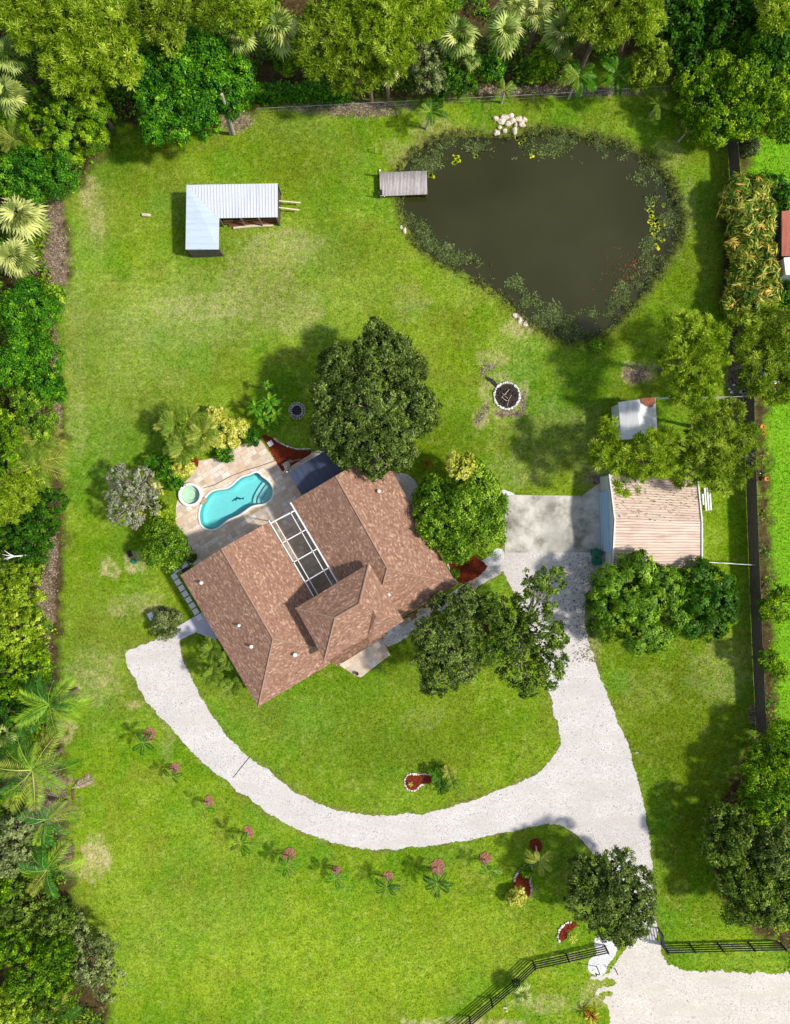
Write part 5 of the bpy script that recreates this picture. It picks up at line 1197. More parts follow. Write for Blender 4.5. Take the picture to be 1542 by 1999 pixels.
FR['banana'] = [paddle_mesh('leaf', 'broad', _rg), paddle_mesh('leaf', 'lime', _rg, .18), paddle_mesh('leaf', 'broad', _rg, .14)]
FR['aloe'] = [paddle_mesh('leaf', 'yellow', _rg, .06)]
FR['red'] = [paddle_mesh('leaf', 'red_leaf', _rg, .05)]
def palm(name, label, x, y, r, zc, fr, n=12, seed=1, trunk_h=None, cat='palm', group=None, bark='bark_pale', base_px=None, tilt=(.05, .55), extra=None, tr=.11, part='frond', up=0.0, unequal=.2):
    rg = np.random.default_rng(seed); top = W(x, y, zc); k = (H-zc)/FPX; L = r*k
    base = W(*base_px) if base_px else np.array([top[0], top[1], 0.0])
    t = thing(name, label, cat, base, group)
    m = MB(); mid = (base+top)/2+(rg.normal(0, .05), rg.normal(0, .05), 0); m.tube([base-(0, 0, .05), base+(0, 0, .15), mid, top], [tr*1.5, tr*1.1, tr, tr*.75], 8); m.build('trunk', M[bark], t)
    for i in range(n):
        src = FR[extra[0]] if extra and rg.random() < extra[1] else FR[fr]
        o = link(part, src[int(rg.integers(len(src)))], t); a = 6.283*i*.382+rg.normal(0, .12); f = (i+.5)/n
        el = tilt[0]+(tilt[1]-tilt[0])*f+rg.normal(0, .06)+up; s = L*rg.uniform(1-unequal, 1.05)*(1-.22*f)
        o.location = tuple(top-base); o.rotation_euler = (rg.normal(0, .3), -el, a); o.scale = (s, s, s)
    return t
# ------------------------------------------------------------------ planting list
# the big oaks
tree('oak_tree', 'large dark oak standing between the pool garden and the fire pit', 'tree', [(725,785,92),(668,720,52),(745,690,60),(790,720,48),(800,800,58),(760,870,52),(690,860,56),(650,830,44),(645,770,40),(735,895,38),(820,800,30),(735,650,24)], 5.2, 'oak', 'oak', seed=1, bark='bark_pale', r0=.38, limbs=16)
tree('oak_tree', 'dark olive oak left of the two oaks inside the driveway loop', 'tree', [(870,1260,56),(835,1240,36),(880,1200,40),(915,1180,32),(905,1300,34),(860,1320,38),(900,1230,36),(845,1285,36)], 4.6, 'oak', 'oak', seed=2, bark='bark_pale', r0=.28, gap=.14, limbs=14, dens=.9)
tree('oak_tree', 'greener spreading oak overhanging the gravel drive beside the olive oak', 'tree', [(1000,1250,48),(1040,1175,40),(1080,1130,26),(1055,1235,42),(970,1215,36),(1085,1245,20),(960,1270,34),(1010,1310,34),(1062,1312,36),(1088,1300,22),(1050,1135,28),(1030,1340,20),(960,1180,28)], 4.8, 'oak', 'oak_green', seed=3, bark='bark_pale', r0=.28, gap=.30, limbs=16, dens=.72)
tree('oak_tree', 'rounded dark oak beside the driveway just inside the gate', 'tree', [(1192,1748,62),(1150,1715,38),(1200,1690,36),(1245,1730,36),(1240,1790,36),(1190,1800,38),(1145,1760,40),(1130,1700,26),(1255,1760,26),(1215,1825,20)], 4.2, 'oak', 'oak', seed=4, r0=.26, limbs=14)
# trees next to house and garage
tree('ficus_tree', 'bright yellow green rounded tree hugging the east roof corner', 'tree', [(897,995,70),(850,970,38),(935,950,36),(955,1000,36),(945,1050,34),(890,1060,34),(850,1030,34),(920,920,26),(835,1000,26)], 3.4, 'broad', 'lime', seed=5, leafk=.78, dens=1.7, r0=.16)
tree('mango_tree', 'large blue green mango tree in front of the garage', 'tree', [(1235,1180,66),(1195,1140,40),(1250,1115,34),(1290,1150,42),(1300,1200,40),(1250,1230,42),(1190,1215,38),(1175,1180,30),(1285,1240,24),(1225,1110,24)], 3.3, 'mango', 'mango', seed=6, r0=.2)
tree('mango_tree', 'darker mango tree at the garage corner, right of the large one', 'tree', [(1380,1175,50),(1360,1125,30),(1400,1140,30),(1410,1190,28),(1385,1220,28),(1345,1215,26),(1345,1170,26)], 3.0, 'mango', 'mango_dark', seed=7, r0=.18)
# pines on the right
tree('pine_tree', 'tall yellow green pine between the pond and the white shed', 'tree', [(1350,670,46),(1330,640,30),(1385,665,36),(1400,690,24),(1310,700,28),(1350,725,36),(1375,740,26),(1335,765,24),(1372,782,22),(1360,630,24)], 7.0, 'pine', 'pine', seed=8, gap=.26, limbs=12)
tree('pine_tree', 'pine whose tufts hang over the roof of the white shed', 'tree', [(1268,878,36),(1296,858,24),(1215,900,32),(1180,860,24),(1180,895,24),(1250,905,34),(1290,900,26),(1225,940,24),(1190,830,14)], 5.6, 'pine', 'pine', seed=9, gap=.28, limbs=12)
tree('pine_tree', 'broad pine between the white shed, garage and board fence', 'tree', [(1400,880,48),(1440,860,36),(1460,890,30),(1360,910,34),(1410,930,34),(1370,860,28),(1440,920,28),(1340,930,24),(1465,850,20),(1330,870,20)], 5.8, 'pine', 'pine_olive', seed=10, gap=.34, limbs=14, dens=.8)
tree('pine_tree', 'small olive pine tuft above the broad pine beside the fence', 'tree', [(1400,815,28),(1430,805,22),(1370,815,18)], 5.0, 'pine', 'pine_olive', seed=11, gap=.2, dens=.8)
tree('pine_tree', 'large yellow green pine beyond the fence below the croton hedge', 'tree', [(1500,670,48),(1450,640,30),(1535,640,36),(1530,710,36),(1480,740,30),(1510,760,28),(1460,700,24),(1500,620,28),(1540,760,24)], 6.0, 'pine', 'pine_olive', seed=12, gap=.24, limbs=12)
# north woods, left to right
T = tree
T('pine_tree', 'yellow green pine in the very top left corner', 'tree', [(60,30,62)], 6.5, 'pine', 'pine', seed=20)
T('pine_tree', 'bright yellow green pine in the top left woods, widest of its row', 'tree', [(165,50,70),(110,70,40)], 7.2, 'pine', 'pine', seed=21, gap=.1)
T('pine_tree', 'yellow green pine just left of the dark glossy tree', 'tree', [(225,120,50),(240,60,40)], 7.0, 'pine', 'pine', seed=22, gap=.1)
T('pine_tree', 'olive pine in the top left woods above the rounded green tree', 'tree', [(140,140,50),(175,165,34)], 6.6, 'pine', 'pine', seed=23, gap=.1)
T('glossy_tree', 'big glossy deep green tree behind the utility pole', 'tree', [(350,130,70),(290,150,46),(430,160,48),(450,185,36),(380,210,46),(310,215,42),(350,90,44),(405,110,40),(345,255,26),(400,240,26),(300,265,20),(470,150,30)], 4.6, 'broad', 'broad', seed=24, r0=.26, limbs=14, dens=1.5, leafk=.8)
T('pine_tree', 'yellow green pine at the top edge above the glossy tree', 'tree', [(330,20,62),(395,20,36)], 7.2, 'pine', 'pine_olive', seed=25)
T('pine_tree', 'small yellow green pine at the top edge left of the fan palms', 'tree', [(485,15,46)], 6.8, 'pine', 'pine', seed=26)
T('pine_tree', 'wide olive pine above the woodland clearing, top centre', 'tree', [(650,60,62),(620,110,36)], 6.4, 'pine', 'pine_olive', seed=27)
T('pine_tree', 'tallest bright yellow pine at the top centre', 'tree', [(760,45,76),(700,30,46),(830,30,44)], 7.0, 'pine', 'pine', seed=28, gap=.08)
T('pine_tree', 'yellow green pine directly above the lone low fan palm', 'tree', [(715,125,46),(770,110,36),(670,150,30)], 5.6, 'pine', 'pine_olive', seed=29)
T('scrub_tree', 'grey green scrubby tree between the top centre pine and the fan palms', 'tree', [(830,110,40),(840,150,30)], 3.6, 'fluffy', 'sage', seed=30, dens=.8)
T('scrub_tree', 'low green scrub tree at the foot of the fan palms', 'tree', [(870,155,34),(905,160,24)], 2.2, 'fluffy', 'deep', seed=31)
T('pine_tree', 'yellow green pine at the top edge right of the fan palms', 'tree', [(1165,40,50),(1190,20,40)], 6.8, 'pine', 'pine_olive', seed=32)
T('pine_tree', 'bright pine overhanging the grassy gap at the top right', 'tree', [(1245,35,46),(1260,10,36)], 6.8, 'pine', 'pine', seed=33)
T('acacia_tree', 'small feathery yellow green tree between the pond palms and the big right tree', 'tree', [(1270,125,36),(1285,100,20),(1250,150,22)], 4.2, 'fluffy', 'pine_olive', seed=34, gap=.1)
T('shade_tree', 'dark green tree in the shaded top right woods, leftmost of its kind', 'tree', [(1335,50,56)], 4.0, 'broad', 'deep', seed=35)
T('shade_tree', 'dark green tree in the shaded top right woods, middle of its kind', 'tree', [(1420,40,60)], 4.4, 'broad', 'deep', seed=36)
T('pine_tree', 'yellow green pine at the top right corner', 'tree', [(1525,15,46)], 6.8, 'pine', 'pine', seed=37)
T('shade_tree', 'dark green tree in the shaded top right woods, rightmost of its kind', 'tree', [(1500,80,60)], 4.4, 'broad', 'deep', seed=38)
T('glossy_tree', 'big bright leafy tree at the top right, above the board fence', 'tree', [(1440,165,70),(1380,130,44),(1370,200,42),(1400,245,36),(1450,230,44),(1500,200,50),(1520,140,50),(1530,240,36),(1350,160,28),(1470,110,44)], 3.2, 'broad', 'mid', seed=39, dens=1.4, leafk=.75, limbs=14)
# west woods, top to bottom
T('rounded_tree', 'rounded green tree at the upper left edge of the lawn', 'tree', [(140,230,62),(100,200,40),(185,225,36),(175,270,32),(120,280,40),(80,250,40)], 4.0, 'mango', 'mid', seed=40, leafk=.8)
T('leafy_tree', 'green bushy tree at the left edge above the pale fan palms', 'tree', [(60,335,52),(110,350,34),(20,350,36),(130,320,26)], 3.6, 'broad', 'broad', seed=41, leafk=.7, dens=1.4)
T('leafy_tree', 'bright green tree on the left edge just below the pale fan palms', 'tree', [(40,610,46),(80,610,34),(60,575,30)], 3.8, 'broad', 'broad', seed=42, leafk=.7, dens=1.5)
T('leafy_tree', 'deep green tree on the left edge, level with the big oak top', 'tree', [(50,690,50),(90,700,34),(20,720,34),(85,745,28)], 3.8, 'broad', 'broad', seed=43, leafk=.7, dens=1.5)
T('leafy_tree', 'light green tree just above the yellowing feather palm', 'tree', [(70,810,36),(50,780,30),(85,840,20)], 3.2, 'broad', 'lime', seed=44, leafk=.7, dens=1.4)
T('scrub_tree', 'dull green tree behind the yellowing feather palm at the left edge', 'tree', [(10,840,44),(15,900,40)], 3.2, 'fluffy', 'mid', seed=45)
T('pine_tree', 'yellow green pine at the left edge beside the pool level', 'tree', [(25,975,44)], 4.6, 'pine', 'pine', seed=46)
T('scrub_tree', 'dark mottled tree at the left edge holding a dead white branch', 'tree', [(70,1010,44),(60,1060,46),(20,1050,40),(100,980,30)], 3.4, 'fluffy', 'deep', seed=47)
T('fluffy_tree', 'yellow green tree at the left edge right below the dead branch', 'tree', [(30,1150,50),(55,1120,26)], 3.6, 'fluffy', 'pine', seed=48)
T('fluffy_tree', 'second yellow green tree at the left edge, level with the driveway head', 'tree', [(35,1240,52),(65,1215,24)], 3.6, 'fluffy', 'pine', seed=49)
T('leafy_tree', 'green shrubby tree above the tall feather palms on the left', 'tree', [(65,1300,38),(20,1310,36)], 3.0, 'fluffy', 'mid', seed=50)
T('shade_tree', 'very dark tree behind the uppermost tall feather palm', 'tree', [(15,1390,50)], 3.2, 'fluffy', 'deep', seed=51)
T('scrub_tree', 'grey green scrub tree at the left edge below the tall feather palms', 'tree', [(25,1670,46),(30,1620,36)], 3.4, 'fluffy', 'sage', seed=52, dens=.9)
T('shade_tree', 'dark green tree at the left edge below the lowest tall feather palm', 'tree', [(50,1770,54),(110,1790,34)], 3.2, 'fluffy', 'oak_green', seed=53, dens=.9)
T('fluffy_tree', 'yellow green tree in the bottom left woods', 'tree', [(60,1895,56),(110,1860,40),(20,1850,36)], 3.6, 'fluffy', 'mid', seed=54)
T('scrub_tree', 'sparse olive scrub tree at the lawn edge of the bottom left woods', 'tree', [(175,1880,46),(145,1820,34),(215,1915,34),(200,1840,26)], 2.4, 'fluffy', 'sage', seed=55, dens=.55, gap=.25)
T('fluffy_tree', 'yellow green tree in the bottom left corner', 'tree', [(15,1975,44)], 3.4, 'fluffy', 'pine', seed=56)
T('scrub_tree', 'low dark scrub at the bottom edge left of the lawn', 'tree', [(110,1955,44)], 2.0, 'fluffy', 'mid', seed=57, dens=.7)
# east side
T('oak_tree', 'bright green tree at the right edge above the olive oaks', 'tree', [(1510,1480,50),(1535,1440,34),(1480,1520,34)], 3.0, 'broad', 'mid', seed=60, leafk=.7, dens=1.4)
T('oak_tree', 'deep green tree at the right edge directly above the lower olive oaks', 'tree', [(1490,1560,40),(1530,1550,40)], 3.2, 'oak', 'mid', seed=61)
T('oak_tree', 'olive oak on the lower right, leftmost crown of the group', 'tree', [(1430,1630,52),(1400,1600,28),(1400,1660,26)], 3.4, 'oak', 'oak_green', seed=62, gap=.12)
T('oak_tree', 'olive oak on the right edge, middle crown of the group', 'tree', [(1510,1660,54),(1540,1610,36)], 3.6, 'oak', 'oak', seed=63, gap=.1)
T('oak_tree', 'lowest olive oak of the right hand group, above the black rail fence', 'tree', [(1480,1750,58),(1440,1720,34),(1530,1760,44),(1440,1780,26)], 3.6, 'oak', 'oak_green', seed=64, gap=.12)
T('shrub_tree', 'small green tree over the board fence right of the mango trees', 'tree', [(1512,1190,30),(1530,1165,22)], 2.6, 'fluffy', 'mid', seed=65)
T('shrub_tree', 'small olive shrub over the board fence below the level of the mango trees', 'tree', [(1500,1285,18),(1520,1310,14)], 2.2, 'fluffy', 'mid', seed=66)
bush('shrub', 'bright green shrub patch between the croton hedge and the upper board fence', 'shrub', 1510, 370, 26, 'broad', 'broad', 1.6, 67, lob=[(1510,368,24),(1530,390,22),(1490,358,14)], leafk=.7)
bush('shrub', 'dark green shrub beside the neighbour\'s rusty outbuilding', 'shrub', 1522, 570, 24, 'broad', 'deep', 1.4, 68, leafk=.7)
bush('shrub', 'pale tufted shrub behind the upper end of the board fence', 'shrub', 1462, 285, 16, 'fluffy', 'sage', 1.2, 69)
# pool garden
T('silver_tree', 'silver grey leaved tree at the west side of the pool garden', 'tree', [(255,965,38),(230,930,22),(280,930,22),(235,1000,24),(285,985,24),(295,955,18),(260,1015,18),(225,965,18)], 2.8, 'silver', 'silver', seed=70, bark='bark_pale', gap=.28, dens=.8)
bush('shrub', 'olive green hibiscus shrub between the silver tree and the pool patio, upper one', 'shrub', 315, 1005, 26, 'shrub', 'pine', 2.6, 71, leafk=1.2)
T('hibiscus_tree', 'green leafy tree at the lower end of the pool garden by the grey slabs', 'tree', [(322,1060,32),(300,1085,20),(345,1075,22),(310,1035,20),(335,1100,14)], 1.9, 'broad', 'lime', seed=72, leafk=.6, dens=2)
bush('shrub', 'dark green shrub behind the pale yellow clump beside the spa', 'shrub', 326, 925, 22, 'shrub', 'broad', 1.8, 73, lob=[(326,930,22),(305,905,22),(340,945,14)])
bush('shrub', 'dark green shrub under the yellow crotons at the patio edge', 'shrub', 436, 885, 18, 'shrub', 'broad', 1.2, 74)
bush('shrub', 'dark green shrub between the last croton and the banana clump', 'shrub', 492, 852, 16, 'shrub', 'broad', 1.3, 75)
ycr = [(421,815,20,2.6,'tallest yellow croton beside the areca palm'),(449,833,14,2.0,'yellow croton right of the tallest one'),(472,830,12,1.8,'small upper yellow croton nearest the bananas'),(477,842,9,1.5,'tiny yellow croton just below the one nearest the bananas'),(426,859,15,1.8,'yellow croton under the tallest one, toward the patio'),(455,859,12,1.5,'yellow croton at the patio edge below the middle ones'),(431,875,7,1.2,'smallest pale yellow croton touching the paving'),(346,920,13,1.4,'pale yellow croton left of the red mulch pocket'),(366,914,11,1.4,'pale yellow croton touching the red mulch pocket'),(301,952,14,1.8,'pale yellow bush against the silver tree, upper one'),(277,1002,9,1.2,'pale yellow bush against the silver tree, lower one'),(394,832,16,2.2,'yellow croton tucked against the areca fronds')]
for i, (x_, y_, r_, h_, lb) in enumerate(ycr): bush('croton_bush', lb, 'shrub', x_, y_, r_, 'shrub', 'yellow', h_, 80+i, group='yellow crotons round the pool', leafk=1.2)
for i, (x_, y_, r_, n_, e_, lb) in enumerate(((345,830,44,26,.1,'left areca palm of the clump beside the pool'), (395,850,44,28,.45,'middle areca palm of the clump, above the red mulch pocket'), (360,875,42,26,.1,'lowest areca palm of the clump, nearest the spa'), (370,815,36,18,.2,'uppermost areca palm of the clump beside the pool'))):
    palm('areca_palm', lb, x_, y_, r_, 2.3, 'areca', n_, 90+i, extra=('areca_yellow', e_), group='areca palms beside the pool', tilt=(.1, .9), tr=.07)
for i, (x_, y_, r_, z_, lb) in enumerate(((500,795,26,2.2,'banana plant on the left of the clump above the patio'), (528,785,26,2.4,'banana plant at the top of the clump above the patio'), (512,815,26,2.0,'banana plant in the middle of the clump above the patio'), (540,812,26,1.9,'banana plant on the right of the clump, beside the stone ring'), (520,752,14,2.2,'small banana plant sticking up alone above the clump'), (528,835,20,1.3,'lowest banana plant, leaning over the mulch triangle'))):
    palm('banana_plant', lb, x_, y_, r_, z_, 'banana', 9, 100+i, cat='banana plant', group='banana plants by the patio', tilt=(.0, .9), tr=.08, bark='bark', part='leaf')
bush('shrub', 'dense yellow green shrub mass under the areca palms by the pool', 'shrub', 355, 850, 40, 'fluffy', 'pine', 3.2, 109, lob=[(345,842,26),(372,838,26),(360,868,28),(392,858,24),(335,862,18)])
bush('shrub', 'sage green bush beside the grey pad at the driveway head', 'shrub', 325, 1218, 22, 'fluffy', 'sage', 1.5, 110, lob=[(320,1210,18),(340,1208,14),(318,1232,16),(335,1225,14)], leafk=.8)
bush('shrub', 'pale lime croton at the top of the tree beside the east roof', 'shrub', 900, 906, 27, 'shrub', 'yellow', 8.4, 111, leafk=1.3)
palm('spiky_plant', 'small dark reddish spiky plant on the grass right of the big oak', 833, 905, 13, .35, 'red', 14, 112, cat='plant', tilt=(.1, .8), tr=.04, bark='bark_dark', part='leaf')
palm('spiky_plant', 'rusty red spiky bromeliad clump on the verge at the bottom edge', 1152, 1980, 24, .4, 'red', 22, 113, cat='plant', tilt=(.1, .9), tr=.05, bark='bark_dark', part='leaf', extra=('aloe', .15))
palm('spiky_plant', 'yellow green spiky plant in the crescent bed under the gate oak', 1118, 1832, 14, .4, 'aloe', 16, 114, cat='plant', tilt=(.1, .9), tr=.04, part='leaf')
palm('spiky_plant', 'little yellow spiky plant in the rounded end of the keyhole bed', 801, 1531, 8, .25, 'aloe', 12, 115, cat='plant', tilt=(.1, .9), tr=.03, part='leaf')
bush('shrub', 'speckled yellow bush at the lower end of the grey stone bed', 'shrub', 1008, 1753, 18, 'shrub', 'yellow', 1.2, 116, leafk=1.3)
bush('shrub', 'small green plant at the upper end of the grey stone bed', 'shrub', 1028, 1702, 8, 'shrub', 'mid', .5, 117)
bush('shrub', 'bright weedy clump at the southern tip of the pond', 'shrub', 1165, 676, 10, 'broad', 'lime', .5, 118, leafk=.5)
bush('shrub', 'small dark plant at the patio corner beside the roof edge', 'shrub', 374, 1090, 6, 'shrub', 'oak', .6, 119)
bush('shrub', 'yellow green tuft by the roof corner at the red mulch', 'shrub', 887, 1121, 6, 'shrub', 'lime', .4, 120)
# croton hedge: tall spiky leaves in many colours
crp = [(1440,375,24),(1475,375,24),(1450,410,28),(1482,415,26),(1455,450,28),(1485,455,24),(1455,490,28),(1485,495,24),(1460,530,28),(1490,530,22),(1460,565,30),(1492,570,26),(1440,590,22),(1480,600,26),(1432,385,16)]
for i, (x_, y_, r_) in enumerate(crp): pass
FR['cr'] = [paddle_mesh('leaf', 'croton', _rg, wd_, tn_) for wd_, tn_ in ((.13,.05),(.11,.2),(.14,.35),(.1,.5),(.13,.62),(.1,.78),(.08,.97))]
cord = ['at the very top, left side', 'at the very top, right side', 'second from the top, left side', 'second from the top, right side', 'third from the top, left side', 'third from the top, right side', 'in the middle, left side', 'in the middle, right side', 'below the middle, left side', 'below the middle, right side', 'near the bottom, centre left', 'near the bottom, right side', 'at the bottom left end', 'at the very bottom, touching the pine', 'tiny one at the top left corner']
for i, (x_, y_, r_) in enumerate(crp):
    bush('ginger_plant', 'yellow and orange leaved hedge plant '+cord[i]+' of the hedge', 'hedge plant', x_, y_, r_*1.12, 'croton', 'croton', 3.2, 130+i, group='colourful hedge plants along the fence')
# fan palms
for i, (x_, y_, r_, z_, n_, m_, lb) in enumerate(((470,72,38,5.0,26,'fan','fan palm beside the glossy tree, left of the clearing'), (545,58,52,5.4,34,'fan','dull green fan palm above the woodland clearing'), (757,135,34,4.2,22,'fan_pale','lone pale fan palm hanging in front of the top centre pines'), (893,72,50,5.0,36,'fan','large fan palm, leftmost of the row behind the pond'), (918,115,28,3.4,18,'fan','small fan palm below the leftmost large one of the row'), (985,62,48,5.0,34,'fan','large fan palm in the middle of the row behind the pond'), (1000,12,40,5.2,24,'fan_pale','pale fan palm at the top edge above the middle of the row'), (1096,66,50,4.6,38,'fan','densest fan palm, rightmost of the row behind the pond'), (1050,20,40,5.2,24,'fan_pale','pale fan palm at the top edge right of its twin'), (15,185,46,4.4,26,'fan','fan palm at the left edge beside the rounded tree'), (20,110,44,5.0,24,'fan','fan palm at the left edge under the corner pine'), (42,425,56,3.2,36,'fan_pale','upper pale yellow fan palm on the left edge'), (30,505,50,3.0,34,'fan_pale','lower pale yellow fan palm on the left edge'), (1019,1938,27,1.4,30,'fan','small fan palm beside the curving black fence'), (10,1430,36,3.4,22,'fan','fan palm in the dark gap at the left edge'))):
    palm('fan_palm', lb, x_, y_, r_*1.06, z_, m_, int(n_*.75), 150+i, group='fan palms', tilt=(-.55, 1.1), tr=.16, bark='bark', extra=('fan_pale', .25))
# feather palms
fe_ = [(1130,150,46,3.0,(1110,192),11,'frond','third palm along the pond\'s north bank, leaning right'), (1205,143,46,3.0,(1187,186),11,'frond','fourth palm along the north bank, beside the feathery tree'), (1284,203,32,1.8,None,8,'frond_olive','yellowish palm between the feathery tree and the pond'), (1340,256,30,1.6,None,8,'frond_olive','small palm at the pond\'s upper right, under the big leafy tree'), (840,218,34,2.4,(832,252),10,'frond_dark','palm with white trunk on the lawn above the dock'), (985,176,26,1.8,None,7,'frond_olive','thin palm by the wire fence above the rock heap')]
for i, (x_, y_, r_, z_, bp, n_, m_, lb) in enumerate(fe_):
    palm('feather_palm', lb, x_, y_, r_, z_, m_, n_, 170+i, base_px=bp, group='palms round the pond', tilt=(-.15, .6), tr=.08, extra=('frond_olive', .3))
for i, (x_, y_, r_, z_, n_, m_, e_, lb) in enumerate(((97,1375,84,4.6,14,'big',.05,'uppermost tall feather palm on the lower left edge'), (63,1503,92,4.6,15,'big',.15,'second tall feather palm down the lower left edge'), (90,1600,66,3.6,12,'big',.2,'third tall feather palm down the lower left edge, with a yellow frond'), (93,1697,70,3.6,12,'big',.15,'lowest tall feather palm on the left, by the tan soil patch'), (100,1985,62,2.6,12,'frond_dark',.1,'dark feather palm at the bottom left corner'), (80,862,62,2.8,18,'areca',.6,'upper of the two yellowing feather palms on the left edge'), (72,906,72,2.8,20,'areca',.5,'lower of the two yellowing feather palms on the left edge'), (28,272,50,3.6,12,'frond_olive',.2,'feather palm on the left edge between the rounded and bushy trees'))):
    palm('feather_palm', lb, x_, y_, r_, z_, m_, n_, 180+i, group='feather palms on the left', tilt=(-.25, .7), tr=.17, extra=('big_yellow', e_), bark='bark')
# young palms ringing the drive
ring_ = [(280,1450,30,1.8,7),(336,1516,26,1.5,6),(398,1578,26,1.4,3),(471,1648,34,1.9,7),(561,1691,30,1.8,8),(655,1715,30,1.4,7),(755,1733,28,1.8,9),(853,1724,34,1.9,10),(955,1700,26,1.7,7)]
for i, (x_, y_, r_, z_, n_) in enumerate(ring_):
    palm('young_palm', ordn[i]+' young palm from the left along the outer curve of the driveway', x_, y_, r_*.98, z_, 'frond_dark' if i in (0, 1, 6, 7) else 'frond', n_, 200+i, base_px=(sx[i][0], sx[i][1]+1), group='young palms along the driveway', tilt=(-.1, .5), tr=.055, extra=('frond_olive', .4))
palm('young_palm', 'bright yellow green young palm between the drive and the grey stone bed', 1052, 1680, 34, 2.2, 'frond_yellow', 7, 210, base_px=(1046, 1652), tilt=(-.1, .5), tr=.07)
# low palms by the house and in the island bed
for i, (x_, y_, r_, lb) in enumerate(((414,1266,27,'upper palm of the clump against the west wing wall'), (445,1285,25,'right hand palm of the clump against the west wing wall'), (415,1315,24,'left lower palm of the clump against the west wing wall'), (455,1340,23,'lowest palm of the clump against the west wing wall'))):
    palm('sago_palm', lb, x_, y_, r_*1.15, 2.3, 'frond_olive', 24, 220+i, group='low palms beside the west wing', tilt=(.0, .95), tr=.14, bark='bark_dark')
for i, (x_, y_, r_, m_, lb) in enumerate(((852,1513,15,'frond','upper left palm of the island bed clump'), (875,1508,16,'frond_yellow','yellow orange palm of the island bed clump'), (862,1535,16,'frond_dark','lower left palm of the island bed clump'), (882,1527,16,'frond_olive','right hand palm of the island bed clump'))):
    palm('sago_palm', lb, x_, y_, r_*1.2, .9, m_, 18, 230+i, group='low palms in the island bed', tilt=(.0, .9), tr=.1, bark='bark_dark')
# fallen fronds on the grass
for i, (x_, y_, s_, a_, lb) in enumerate(((142,1538,2.4,25,'dead tan frond on the grass beside the tall left palms'), (118,1582,2.2,4,'yellow dead frond across the lawn edge by the third left palm'), (118,1690,2.4,18,'fallen yellowish frond by the tan soil patch'))):
    q = W(x_, y_); o = link('fallen_frond', FR['frond_dead' if i == 0 else 'big_yellow'][2], None); o.location = (q[0], q[1], .12 if i == 0 else .9); o.rotation_euler = (0, .12, math.radians(a_)); o.scale = (s_,)*3; tag(o, lb, 'frond')
m = MB(); rg = np.random.default_rng(9); q = W(28, 1086, 4.8)
for (dx, dy) in ((-.8,.15),(-.65,.45),(-.5,-.25),(-.7,-.2)): m.tube([q, q+(dx*.5, dy*.4, .12), q+(dx, dy, .2)], [.05, .035, .015], 6)
m.tube([q, q+(.7,.05,-.5), W(60, 1083, 2.5)], [.05, .06, .08], 6); tag(m.build('dead_branch', M['stone_white']), 'bare white dead branch sticking out of the left edge woods', 'branch')

# ------------------------------------------------------------------ stuff nobody could count: undergrowth, weeds, lily pads, leaf litter
def scatter(name, P, mat, size, asp, h, rg, per=6, spread=.3, normal_up=.6, tone=.5):
    n = len(P)*per; C = np.repeat(P, per, 0)+rg.normal(0, spread, (n, 2)); z = np.repeat(h, per)*rg.uniform(.15, 1, n) if hasattr(h, '__len__') else rg.uniform(h[0] if isinstance(h, tuple) else 0, h, n)
    d = rdir(rg, n, -.2); Nn = unit(d*(1-normal_up)+(0, 0, normal_up)); V = leaf_quads(np.stack([C[:, 0], C[:, 1], z], 1), Nn, rdir(rg, n), size*rg.uniform(.6, 1.4, n), asp)
    tn = np.clip(np.repeat(rg.normal(tone, .18, len(P)), per)+rg.normal(0, .15, n), 0, 1)
    o = link(name, mkmesh(name, V, np.arange(len(V)).reshape(-1, 4), M[mat], rnd=tn)); return tag(o, kind='stuff')
rg = np.random.default_rng(4)
P = np.stack([rg.uniform(-46, 46, 60000), rg.uniform(-52, 52, 60000)], 1)
d1 = sdf(P, LAWN); d2 = sdf(P, NEIGH); d3 = sdf(P, NEIGH2); pf = (d1 > .6) & (d2 > .3) & (d3 > .3) & (sdf(P, ROAD_W) > .5)
px = P[:, 0]*S+CX; py = CY-P[:, 1]*S
clear = blobs(px, py, [(555,150,60,28),(1180,100,60,40),(1230,120,60,30),(1480,420,20,60)])+blobs(px, py, LITTER)
dens = fbm(P[:, 0], P[:, 1], .45, 91)
P = P[pf & (clear < .35) & (dens > .42)]
scatter('undergrowth', P[:9500], 'mid', .26, .5, np.full(min(9500, len(P)), 1.0)*rg.uniform(.5, 2.2, min(9500, len(P))), rg, 14, .34)
scatter('undergrowth', P[9500:15500], 'broad', .24, .5, rg.uniform(.4, 1.4, len(P[9500:15500])), rg, 12, .3)
# hedge of vines along the wire fence at the back
q = np.stack([rg.uniform(505, 680, 900), rg.normal(188, 6, 900)], 1); scatter('vines', pxy(q), 'broad', .22, .6, rg.uniform(.4, 1.2, 900), rg, 10, .2)
# weeds in and round the pond
P = rg.uniform([-1, 13], [27, 33], (90000, 2)); dpn = sdf(P, POND_W); don = sdf(P, OPEN_W); nn_ = fbm(P[:, 0], P[:, 1], .9, 17)
k = (dpn < -.1) & (don > rg.normal(.15, .3, len(P))) & (nn_ > .46+.18*rg.random(len(P))); scatter('pond_weed', P[k][:8500], 'weed', .16, .5, np.full(min(8500, k.sum()), .05), rg, 5, .12, .7)
o = COL.objects[-1]
for o in [o for o in COL.objects if o.name.startswith('pond_weed')]: o.location = (0, 0, -.15)
q_ = np.stack([rg.normal(1235, 22, 420), rg.normal(520, 30, 420)], 1); q_[:, 0] -= (q_[:, 1]-520)*.75; q_ = pxy(q_); q_ = q_[(sdf(q_, POND_W) < -.8)]; scatter('rusty_weed', q_[:90], 'red_weed', .14, .5, np.full(min(90, len(q_)), .03), rg, 3, .15, .8)
COL.objects['rusty_weed'].location = (0, 0, -.14)
